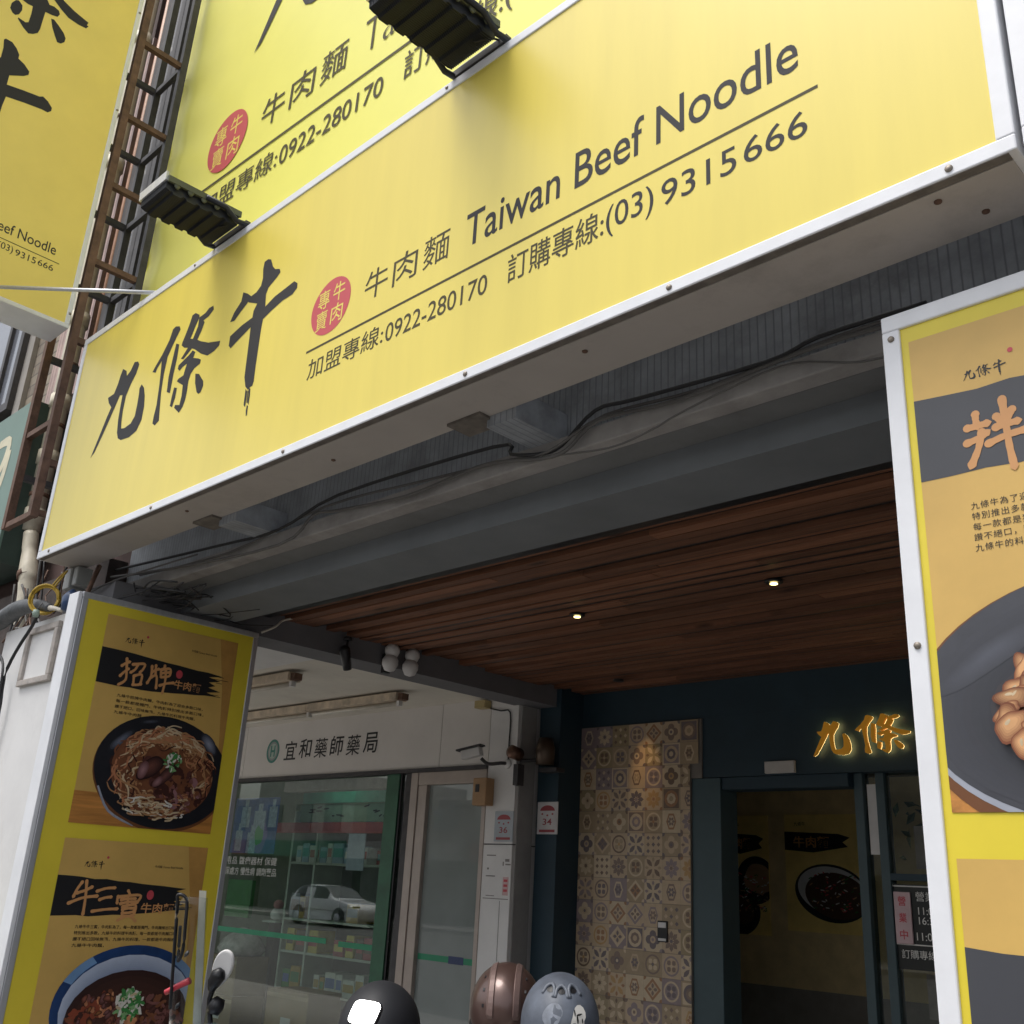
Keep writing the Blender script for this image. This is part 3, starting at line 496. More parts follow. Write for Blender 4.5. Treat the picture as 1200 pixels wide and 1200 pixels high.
# dim plants and shelves seen through the shop window
o = thing('potted_plant', 'dark leafy plant standing behind the shop window', 'plant', (-2.6, 7.0, 0))
lf = mat('dark_leaf', (.035, .085, .03), .5, var=.3); b = MB()
for k in range(160):
    c = Vector((-2.62+random.gauss(0, .22), 7.0+random.gauss(0, .12), 2.1+random.gauss(0, .16))); m3 = rotm(random.uniform(0, 6), random.uniform(0, 6), random.uniform(0, 6)); q = random.uniform(.03, .07)
    b.add([c+m3 @ Vector(v) for v in ((-q, 0, 0), (0, q*.45, .01), (q, 0, 0), (0, -q*.45, .01))], [(0, 1, 2, 3)], lf)
b.build('foliage', o); MB().tube([(-2.62, 7, 1.0), (-2.6, 7, 1.6), (-2.63, 7, 2.1)], .018, M['rust']).build('stem', o)
MB().lathe([(.12, 0), (.16, .8), (.17, 1.0)], mat('clay_pot', (.22, .16, .13), .8), (-2.62, 7, 0)).build('pot', o)
tag(MB().box(-2.9, -1.9, 6.72, 6.73, 1.86, 2.12, mat('pinkish_paper', (.46, .37, .35), .7, var=.3)).build('paper_notice'), 'pinkish paper notice behind the upper shop window', 'notice')
tag(MB().box(-2.9, -1.9, 6.735, 6.74, 1.0, 1.25, MATS['pinkish_paper']).build('paper_notice'), 'pale paper sheet behind the shop window, below the hours panel', 'notice')

# ---------------------------------------------------------------- slatted wood ceiling with downlights
o = thing('wood_ceiling', 'red-brown slatted timber ceiling over the arcade', 'ceiling', (-2.4, 5, 3.1))
b = MB(); gap_shade = MB(); y = 3.39; k = 0
while y < 6.46:
    wd = random.choice((.056, .066, .066, .085)); zz = 3.12+random.choice((0, 0, .004, .022, .03)); cut = random.uniform(-4.5, -.5)
    c2 = cut-random.uniform(.7, 2.2); c2 = max(c2, -5.2); b.box(c2+.0015, cut-.0015, y, min(y+wd, 6.495), zz, zz+.04, M['wood']); b.box(-5.448, c2-.0015, y, min(y+wd, 6.495), zz+.001, zz+.04, M['wood']); b.box(cut+.0015, 1.6, y, min(y+wd, 6.495), zz+.0015, zz+.0415, M['wood'])
    gp = random.choice((.012, .014, .022, .034)); gap_shade.box(-5.446, 1.6, y+wd-.001, min(y+wd+gp+.001, 6.49), zz+.005, zz+.03, M['black']); y += wd+gp; k += 1  # black filler strips paint the shade in the gaps between boards
b.build('boards', o); gap_shade.build('grooves', o)
MB().box(-5.445, 1.6, 3.37, 6.49, 3.2, 3.22, M['black']).build('backing', o)
MB().box(-5.445, 1.6, 3.14, 3.384, 3.112, 3.13, M['black']).build('gap_shadow_strip', o)  # black strip put in for the shade between beam and boards
for x, y, lab in ((-3.77, 4.37, 'tiny lit recessed downlight in timber ceiling, left of the pair'), (-2.51, 4.40, 'tiny lit recessed downlight in timber ceiling, right of the pair')):
    o = thing('downlight', lab, 'downlight', (x, y, 3.11), 'downlights in the timber ceiling')
    MB().lathe([(.028, 0), (.045, 0), (.045, .012), (.028, .012)], M['black'], (x, y, 3.106), 20).build('rim', o)
    MB().lathe([(.019, 0), (.019, .003)], emit('downlight_bulb', (1, .78, .3), 5), (x, y, 3.0985), 16).build('bulb', o)
    ld = bpy.data.lights.new('downlight_lamp', 'SPOT'); ld.energy = 5; ld.color = (1, .68, .32); ld.spot_size = R(50); ld.spot_blend = .6; ld.shadow_soft_size = .03
    lo = bpy.data.objects.new('downlight_lamp', ld); COL.objects.link(lo); lo.location = (0, 0, -.03); lo.parent = o
o = thing('downlight', 'unlit-looking wall washer over the patterned tiles', 'downlight', (-4.75, 6.0, 3.11))
MB().lathe([(.02, 0), (.04, 0), (.04, .012), (.02, .012)], M['black'], (-4.75, 6.0, 3.106), 20).build('rim', o)
ld = bpy.data.lights.new('tile_lamp', 'SPOT'); ld.energy = 6; ld.color = (1, .62, .26); ld.spot_size = R(30); ld.spot_blend = .9; ld.shadow_soft_size = .03
lo = bpy.data.objects.new('tile_lamp', ld); COL.objects.link(lo); lo.location = (0, 0, -.02); lo.rotation_euler = Vector((.0, .5, -.85)).to_track_quat('-Z', 'Y').to_euler(); lo.parent = o

def spot(x, y, z, mt, lab, ball):
    o = thing('ceiling_spotlight', lab, 'spotlight', (x, y, z))
    MB().lathe([(.03, 0), (.03, .02)], mt, (x, y, z+.075), 14).build('base', o)
    if ball:
        MB().lathe([(.005, -.052), (.036, -.04), (.052, -.008), (.05, .02), (.03, .044), (.008, .05)], mt, (x, y, z+.04), 18).build('joint', o)
        MB().lathe([(.005, -.06), (.035, -.05), (.055, -.01), (.055, .02), (.036, .05), (.006, .056)], mt, (x, y-.01, z-.045), 18).build('head', o)
    else:
        MB().tube([(x, y, z+.08), (x, y, z)], .008, mt).build('stem', o)
        MB().lathe([(.028, -.08), (.036, .06), (.02, .08)], mt, (x, y, z-.04), 14, rotm(.5, .3)).build('head', o)
spot(-5.38, 3.95, 3.0, M['black'], 'black ceiling spotlight, leftmost under the timber edge', False)
spot(-5.38, 4.33, 3.04, M['white_p'], 'white double-ball spotlight with dark back beside black spotlight', True)
spot(-5.38, 4.51, 3.04, M['white_p'], 'white double-ball spotlight nearest the pharmacy pillar', True)
tag(MB().box(-5.44, -5.405, 4.295, 4.345, 2.93, 3.06, M['black']).build('junction_box'), 'small black box behind the white double-ball spotlight', 'box')
tag(MB().tube([(-5.38, 3.52, 3.13), (-5.4, 3.45, 3.10), (-5.39, 3.40, 3.05), (-5.41, 3.32, 3.0)], .007, M['wire_w']).build('loose_wire'), 'loose white wire hanging at the corner of the timber ceiling', 'wire')

# ---------------------------------------------------------------- lettering of a shop sign
def brand_text(F, sc, lx, lz, l1, seal, sub=True, ink=None, thin=None, bold=.005):
    """The text block: seal, 牛肉麵 Taiwan Beef Noodle over a rule, phone line under it (u from lx, v from lz, unit scale sc)."""
    ink = ink or M['ink']; thin = thin or M['ink2']; h = .0007
    F.rect(lx, lx+l1*sc, lz-.0055*sc, lz+.0055*sc, thin, h)
    X = lambda a: lx+a*sc; Z = lambda a: lz+a*sc
    for c, a in zip('牛肉麵', (.375, .553, .735)): F.text(c, X(a), Z(.098), thin, h, height=.14*sc, width=.145*sc)
    F.text('Taiwan Beef Noodle', X(.972), Z(.094), ink, h, height=.150*sc, width=1.352*sc, bold=bold)
    F.text('加盟專線:', X(.03), Z(-.145), thin, h, height=.098*sc, width=.50*sc, bold=.002); F.text('0922-280170', X(.545), Z(-.145), thin, h, height=.082*sc, width=.56*sc, bold=.003)
    F.text('訂購專線:', X(1.205), Z(-.152), thin, h, height=.115*sc, width=.425*sc, bold=.004); F.text('(03)', X(1.64), Z(-.165), ink, h, height=.122*sc, width=.185*sc); F.text('9315', X(1.855), Z(-.148), ink, h, height=.092*sc, width=.262*sc, bold=.001); F.text('666', X(2.142), Z(-.142), ink, h, height=.088*sc, width=.198*sc, bold=.001)
    if seal:
        r = .136*sc; cx, cz = X(.14), Z(.178); F.ell(cx, cz, r, r, M['red'], h, n=48, wob=.012)
        for c, a, b in (('牛', .08, .06), ('肉', .08, -.74), ('專', -.72, .02), ('賣', -.72, -.76)): F.text(c, cx+a*r*.97, cz+b*r*.97, M['yel'], h+.0004, height=.68*r, width=.60*r, bold=.004)
def frame4(o, pl, a0, a1, b0, b1, w, d0, d1, mt, name='frame_rail', bev=.004):
    """Four rails round a rectangle; pl(a,b,depth) gives points."""
    for q in ((a0, a1, b0, b0+w), (a0, a1, b1-w, b1), (a0, a0+w, b0+w, b1-w), (a1-w, a1, b0+w, b1-w)):
        m = MB(); vs = [pl(a, b, d) for d in (d0, d1) for b in (q[2], q[3]) for a in (q[0], q[1])]
        m.add(vs, [(0, 2, 3, 1), (4, 5, 7, 6), (0, 1, 5, 4), (2, 6, 7, 3), (0, 4, 6, 2), (1, 3, 7, 5)], mt).build(name, o, bevel=bev)

# main sign
o = thing('shop_sign', 'long yellow sign with brush logo and Taiwan Beef Noodle lettering above the entrance', 'sign', (-3.2, 2.2, 3.24))
SX0, SX1, SZ0, SZ1 = -5.921, -.541, 3.238, 4.672
MB().box(SX0+.03, SX1-.03, 2.106, 2.13, SZ0+.04, SZ1-.04, M['yel']).build('face', o)
frame4(o, lambda a, b, d: (a, d, b), SX0, SX1, SZ0, SZ1, .043, 2.1, 2.355, M['white_al'])
MB().box(SX0+.02, SX1-.02, 2.132, 2.354, SZ0-.004, SZ0+.01, M['under']).build('underside', o); MB().box(SX0+.02, SX1-.02, 2.104, 2.131, SZ0-.002, SZ0+.008, M['mottle']).build('painted_shadow_line', o)  # thin dark strip paints the shadow line behind the front rail
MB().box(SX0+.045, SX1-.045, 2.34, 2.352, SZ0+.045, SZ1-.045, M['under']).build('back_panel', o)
F = Flat((0, 2.106, 0), (1, 0, 0), (0, 0, 1), (0, -1, 0))
brand_text(F, 1, -3.387, 3.703, 2.377, True)
for k in ('jiu', 'tiao', 'niu'):
    for q in GLY[k]: F.poly(q, M['ink'], .0007)
F.build('lettering', o)
for x in (-5.76, -4.577, -3.45, -2.354, -1.5, -.693): MB().lathe([(.010, 0), (.009, .004), (.003, .006)], M['screw'], (x, 2.1, 3.259), 10, rotm(R(90))).build('screw', o)
for x in (-4.589, -2.6, -.9): MB().lathe([(.008, 0), (.007, .004), (.003, .006)], M['screw'], (x, 2.1, 4.652), 10, rotm(R(90))).build('screw', o)
for x, y in ((-.75, 2.17), (-.677, 2.28), (-1.9, 2.2), (-3.3, 2.25), (-4.4, 2.2)): MB().lathe([(.010, 0), (.009, .004), (.003, .007)], M['rust'], (x, y, 3.234), 10, rotm(R(180))).build('screw', o)
for x0, x1 in ((-2.5, -2.355), (-4.36, -4.21)):
    MB().box(x0, x1, 2.356, 2.638, 3.192, 3.31, M['rib']).build('mounting_bracket', o); MB().box(x0-.16, x1-.13, 2.30, 2.42, 3.222, 3.2335, M['mottle']).build('bracket_plate', o)

# neighbour sign to the right
o = thing('neighbour_sign', 'white framed edge of the next sign, right of the yellow sign', 'sign', (.9, 2.2, 3.24))
frame4(o, lambda a, b, d: (a, d, b), -.527, 2.6, 3.238, 4.672, .05, 2.1, 2.355, M['white_al'])
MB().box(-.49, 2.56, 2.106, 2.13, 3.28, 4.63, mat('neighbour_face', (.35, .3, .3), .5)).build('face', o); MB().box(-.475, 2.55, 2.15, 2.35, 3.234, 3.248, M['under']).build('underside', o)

# large upper sign, slightly turned
o = thing('upper_sign', 'bright yellow upper sign partly hidden behind the long sign', 'sign', (-6.25, 2.5, 5))
b = MB(); NX, NZ = 50, 130
def canvas(i, k):
    x = 8.2*(i/NX)**2; z = 4.4*k/NZ
    return (x, .02*math.exp(-x/.26)*math.sin(z*2*math.pi/.47+x*2.2)*(.6+.4*math.sin(z*1.7)), z)
b.add([canvas(i, k) for i in range(NX+1) for k in range(NZ+1)], [(i*(NZ+1)+k, (i+1)*(NZ+1)+k, (i+1)*(NZ+1)+k+1, i*(NZ+1)+k+1) for i in range(NX) for k in range(NZ)], M['yel_up'], True)
f_ = b.build('face', o, True); f_.modifiers.new('thickness', 'SOLIDIFY').thickness = .004
frame4(o, lambda a, b, d: (a, d, b), -.02, 8.22, -.02, 4.42, .022, -.006, .12, M['yel_up'])
for c in o.children:
    c.location = (0, 0, 0)
F = Flat((0, -.0035, 0), (1, 0, 0), (0, 0, 1), (0, -1, 0))
brand_text(F, 1.70, .632, .878, 3.6, True, bold=-.012, ink=M['ink2'])
xs = [p[0] for q in GLY['jiu'] for p in q]
for k, ox in (('jiu', 0), ('tiao', .2), ('niu', .4)):
    for q in move(GLY[k], (-5.464, 3.755), (1.02+ox, 1.838), 1.75): F.poly(q, M['ink'], .0007)
F.build('lettering', o, True)
b = MB()
for z in (.35, 1.05, 1.75, 2.45, 3.15, 3.85): b.box(-.0, 8.2, .024, .08, z, z+.05, M['dsteel'])
b.build('steel_ribs', o, True); o.rotation_euler.z = R(1.75)

# projecting sign on the left and its rusty frame
o = thing('projecting_sign', 'tall yellow projecting sign at the left with brush characters', 'sign', (-6.2, 1.3, 4.8))
MB().box(-6.12, -6.106, .63, 2.02, 4.83, 8.4, M['yel_side']).build('face', o)
frame4(o, lambda a, b, d: (d, a, b), .6, 2.047, 4.797, 8.43, .03, -6.1, -6.38, M['white_al'])
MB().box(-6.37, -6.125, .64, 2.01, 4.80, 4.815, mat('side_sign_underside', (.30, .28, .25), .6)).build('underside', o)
F = Flat((-6.106, 0, 0), (0, 1, 0), (0, 0, 1), (1, 0, 0))
brand_text(F, .49, .728, 5.205, 2.4, True, bold=.004)
for k in ('pt', 'pn'):
    for q in GLY[k]: F.poly(q, M['ink'], .0007)
F.build('lettering', o)
for z in (4.9, 6.523, 7.4): MB().lathe([(.009, 0), (.008, .004), (.003, .006)], M['screw'], (-6.1, 2.035, z), 10, rotm(0, R(90))).build('screw', o)
o = thing('steel_lattice', 'rusty brown steel lattice frame holding the projecting sign', 'frame', (-6.3, 2.25, 3.5))
for x, y, z0, z1, mt in ((-6.12, 2.095, 3.54, 8.6, 'rust'), (-6.12, 2.43, 4.7, 8.6, 'dsteel'), (-6.52, 2.095, 3.54, 8.6, 'rust'), (-6.52, 2.43, 3.7, 8.6, 'dsteel')):
    MB().box(x-.024, x+.024, y-.024, y+.024, z0, z1, M[mt]).build('post', o)
for z in (7.19, 6.53, 5.95, 5.34, 4.75, 3.9):
    for x in (-6.12, -6.52): MB().box(x-.02, x+.02, 2.12, 2.405, z-.02, z+.02, M['rust'] if x > -6.2 else M['dsteel']).build('rung', o)
    MB().box(-6.495, -6.145, 2.412, 2.448, z-.02, z+.02, M['dsteel']).build('rung', o)
for z in (3.56, 4.17): MB().box(-6.495, -6.145, 2.078, 2.113, z-.018, z+.018, M['rust']).build('rung', o)
MB().box(-6.14, -6.1, 2.12, 2.6, 3.56, 3.59, M['rust']).build('rung', o)
tag(MB().tube([(-5.04, 2.16, 4.69), (-5.6, 1.83, 4.775), (-6.07, 1.56, 4.85)], .012, M['alu'], sm=1).build('stay_rod'), 'thin grey stay rod between the long sign and projecting sign', 'rod')

# ---------------------------------------------------------------- floodlights on the long sign
def floodlight(x, lab, wd, tilt, reach=.46):
    o = thing('floodlight', lab, 'floodlight', (x, 2.12, 4.69), 'floodlights above the long sign')
    h = wd/2; m3 = rotm(tilt)
    P = lambda a, b, c: Vector((0, -reach*.62, .04))+m3 @ Vector((a, b, c))
    b = MB(); L2 = reach*.5
    b.cbox(P(0, 0, 0), (h, L2, .018), M['blackm'], m3); b.build('body', o, True, bevel=.006)
    b = MB()
    nf = 26
    for k in range(nf):
        a = -h+.012+(2*h-.024)*k/(nf-1); dpt = .05
        prof = [(-L2, 0), (L2*.97, 0), (L2*.97, .045)]+[pt for j in range(5) for pt in ((L2*(.86-.36*j), dpt), (L2*(.66-.36*j), dpt), (L2*(.62-.36*j), dpt-.012), (L2*(.54-.36*j), dpt-.012))]+[(-L2, .03)]
        b.prism(prof, lambda u, v: P(a-.0022, u, -.018-v), lambda u, v: P(a+.0022, u, -.018-v), M['blackm'])
    b.build('heat_sink', o, True)
    b = MB()
    for i in range(5): b.lathe([(.016, -.001), (.02, .0), (.02, .006), (.012, .008)], mat('olive_metal', (.10, .11, .075), .5), P(h+.002, -L2*.75+i*L2*.36, -.022), 12, m3 @ rotm(0, R(90)), .8)
    b.cbox(P(h+.006, 0, -.004), (.006, L2, .016), mat('olive_metal', (.10, .11, .075), .5), m3); b.build('side_rail', o, True)
    MB().cbox(P(0, -L2-.004, .012), (h, .006, .024), M['alu'], m3).build('lens_rim', o, True)
    MB().cbox(P(0, 0, .0195), (h*.9, L2*.9, .0015), mat('lens_glass', (.45, .46, .45), .1), m3).build('lens', o, True)
    b = MB(); y0 = -.01
    b.cbox((0, y0, .005), (h+.02, .014, .016), M['dsteel'])
    b.cbox((0, y0, .022), (h*.5, .013, .003), M['alu']); b.cbox((-h*.7, y0, .022), (h*.2, .013, .003), M['alu']); b.cbox((h*.75, y0, .022), (h*.18, .013, .003), M['alu'])
    for sx in (-1, 1): b.tube([(sx*(h+.016), y0, .0), (sx*(h+.016), y0-.06, -.01), P(sx*(h+.016), L2*.55, -.01), P(sx*(h+.016), 0, -.01)], .014, M['blackm'], 6, 1)
    b.build('bracket', o, True)
    MB().tube([P(h*.3, L2, -.01), (h*.5, y0-.1, -.03), (h*.8, y0-.05, .0), (h*.85, y0, .02)], .0045, M['wire'], 6).build('lead', o, True)
    return o
floodlight(-2.415, 'black finned floodlight, larger one over the Taiwan lettering', .265, R(4), .43)
floodlight(-4.255, 'black floodlight at the left end above the brush logo', .27, R(2), .40)

# ---------------------------------------------------------------- cables along the ledge
cabs = [('black_cable', 'thick black cable running along the ledge under the sign', .0075, 'wire', [(-6.15, 2.57, 3.31), (-4.79, 2.57, 3.225), (-4.15, 2.56, 3.19), (-3.69, 2.57, 3.27), (-2.68, 2.57, 3.24), (-2.56, 2.55, 3.17), (-2.40, 2.54, 3.125), (-2.30, 2.55, 3.136), (-2.16, 2.57, 3.245), (-1.97, 2.57, 3.233), (-1.46, 2.57, 3.205), (-1.28, 2.57, 3.23), (-.95, 2.57, 3.22)]),
        ('grey_cable', 'dusty grey cable sagging along the ledge beneath the bracket', .0075, 'wire_g', [(-6.43, 2.54, 3.3), (-5.23, 2.56, 3.178), (-4.13, 2.56, 3.107), (-3.88, 2.57, 3.21), (-3.67, 2.57, 3.19), (-3.19, 2.57, 3.15), (-2.77, 2.57, 3.175), (-2.58, 2.56, 3.15), (-2.40, 2.54, 3.105), (-2.28, 2.55, 3.11), (-2.14, 2.57, 3.2), (-1.79, 2.57, 3.175), (-1.29, 2.57, 3.2), (-.95, 2.57, 3.18)]),
        ('brown_cable', 'thin dusty twin cable tied along the ledge', .006, 'wire_g', [(-5.6, 2.58, 3.21), (-4.6, 2.57, 3.16), (-3.8, 2.58, 3.24), (-3.1, 2.58, 3.2), (-2.6, 2.57, 3.16), (-2.35, 2.535, 3.12), (-2.12, 2.575, 3.215), (-1.7, 2.575, 3.19), (-1.2, 2.57, 3.21), (-.95, 2.57, 3.2)]),
        ('loose_cable', 'loose pale cable hanging below the ledge near the right board', .0038, 'wire_g', [(-2.40, 2.555, 3.119), (-2.08, 2.55, 3.067), (-1.89, 2.55, 3.085), (-1.79, 2.55, 3.11), (-1.59, 2.56, 3.15), (-1.375, 2.57, 3.17), (-1.15, 2.57, 3.10), (-.96, 2.57, 3.09)])]
for nm, lab, r, mt, pts in cabs: tag(MB().tube(pts, r, M[mt], 7, 4).build(nm), lab, 'cable')
# ---------------------------------------------------------------- menu boards
gold_p = mat('poster_gold', (.64, .41, .115), .45, var=.1, vs=3)
gold_d = mat('poster_brown_gold', (.36, .17, .055), .45, var=.15, vs=4)
wood_p = mat('poster_table', (.50, .215, .05), .45, var=.3, vs=5, stretch=(6, .6, 8))
char_o = mat('title_orange', (.62, .31, .12), .45, var=.06)
FOOD = {k: mat('food_'+k, c, .4, var=.15, vs=30) for k, c in dict(noodle=(.42, .22, .10), pale=(.60, .47, .30), deep=(.20, .075, .035), broth=(.055, .018, .014), meat=(.10, .035, .03), meat2=(.21, .085, .075), pink=(.30, .15, .16), green=(.05, .24, .06), lgreen=(.22, .42, .18), white=(.68, .66, .6), red=(.26, .06, .03), salmon=(.60, .27, .13), salmon2=(.68, .38, .20), tan=(.48, .20, .10)).items()}
bk = mat('bowl_black', (.016, .017, .022), .35, var=.2, vs=9); bl = mat('bowl_blue', (.015, .05, .16), .35, var=.3, vs=8); bl2 = mat('bowl_light_blue', (.16, .30, .52), .35, var=.15); bw = mat('bowl_inside', (.40, .47, .60), .4, var=.1)
shine = mat('bowl_shine', (.30, .33, .40), .4, var=.25, vs=20); bkr = mat('bowl_charcoal', (.06, .062, .074), .35, var=.15, vs=9)
def arcs(F, cx, cz, rx, ry, n, cols, wd, h, clip, a0=0, a1=6.283, r0=.55, r1=1.0, span=.8):
    for _ in range(n):
        t = random.uniform(a0, a1); r = random.uniform(r0, r1); sp = random.uniform(.3, 1)*span; k = random.uniform(-.25, .25); pts = []
        for i in range(5):
            tt = t+(i/4-.5)*sp; rr = r+k*(i/4-.5)+.05*math.sin(i*1.7); pts.append((cx+rx*rr*math.cos(tt), cz+ry*rr*math.sin(tt)))
        F.strip(pts, wd*random.uniform(.7, 1.2), FOOD[random.choice(cols)], h, clip)
def blobs(F, cx, cz, rx, ry, n, cols, size, h, clip):
    for _ in range(n):
        t = random.uniform(0, 6.283); r = math.sqrt(random.random()); F.ell(cx+rx*r*math.cos(t), cz+ry*r*math.sin(t), size*random.uniform(.5, 1.3), size*random.uniform(.35, .9), FOOD[random.choice(cols)], h, clip, random.uniform(0, 3), 18, .22)
def leaf_bits(F, cx, cz, r, n, h, clip):
    for _ in range(n):
        t = random.uniform(0, 6.283); q = r*math.sqrt(random.random()); F.ell(cx+q*math.cos(t), cz+q*math.sin(t), r*.26, r*.13, FOOD[random.choice(('green', 'green', 'lgreen', 'white'))], h, clip, random.uniform(0, 3), 8, .35)
def band(F, a0, z_tl, z_bl, a1, z_tr, z_br, mt, h, clip, rag=True):
    top = [(a0+(a1-a0)*k/10, z_tl+(z_tr-z_tl)*k/10+random.uniform(-.004, .004)) for k in range(11)]
    bot = [(a0+(a1-a0)*k/10, z_bl+(z_br-z_bl)*k/10+random.uniform(-.004, .004)-.012*math.sin(k/10*math.pi)) for k in range(11)]
    tip = []
    if rag:
        hgt = z_tr-z_br
        for k in range(9): tip.append((a1+(.07 if k % 2 == 0 else -.01)*random.uniform(.4, 1.2)+.02, z_tr-hgt*(k+.5)/9))
    F.poly(top+tip+bot[::-1], mt, h, clip)
    if rag:
        for k in range(6): z = z_br+(z_tr-z_br)*random.random(); F.rect(a1+random.uniform(.02, .06), a1+random.uniform(.08, .14), z, z+.003, mt, h, clip)
def logo_small(F, a, z, wd, h, mt, clip=None):
    sc = wd/2.2
    for k, ox in (('jiu', 0), ('tiao', 0), ('niu', 0)):
        for q in move(GLY[k], (-5.50, 3.75), (a, z), sc): F.poly(q, mt, h, clip)
    F.ell(a+wd*1.0, z+wd*.42, wd*.055, wd*.055, M['red'], h, n=14)
def para(F, a, z, lines, hgt, step, h):
    for i, (s, wd) in enumerate(lines): F.text(s, a, z-i*step, M['ink2'] if False else M['ink_p'], h, height=hgt, width=wd, bold=.008)
def mixc(cA, cB, t):
    c = tuple(round(a+(b-a)*t, 3) for a, b in zip(cA, cB)); return mat('print_tone_%d_%d_%d' % tuple(int(x*1000) for x in c), c, .4, var=.04, vs=40)
def soft(F, cx, cz, rx, ry, cA, cB, n, h, clip, rot=0, ox=0, oz=0, wob=0, r1=.15):
    """Printed tone: nested outlines from cA at the rim to cB inside."""
    st = random.getstate()
    for k in range(n):
        t = k/max(n-1, 1); q = 1-(1-r1)*t; random.setstate(st); F.ell(cx+ox*t, cz+oz*t, rx*q, ry*q, mixc(cA, cB, t), h, clip, rot, 26, wob)
    random.random()
def poster(o, F0, z0, z1, a0, a1):
    """Printed sheet with gold ground, darker top corner and a table strip at the bottom."""
    F0.rect(a0, a1, z0, z1, gold_p, .0005)

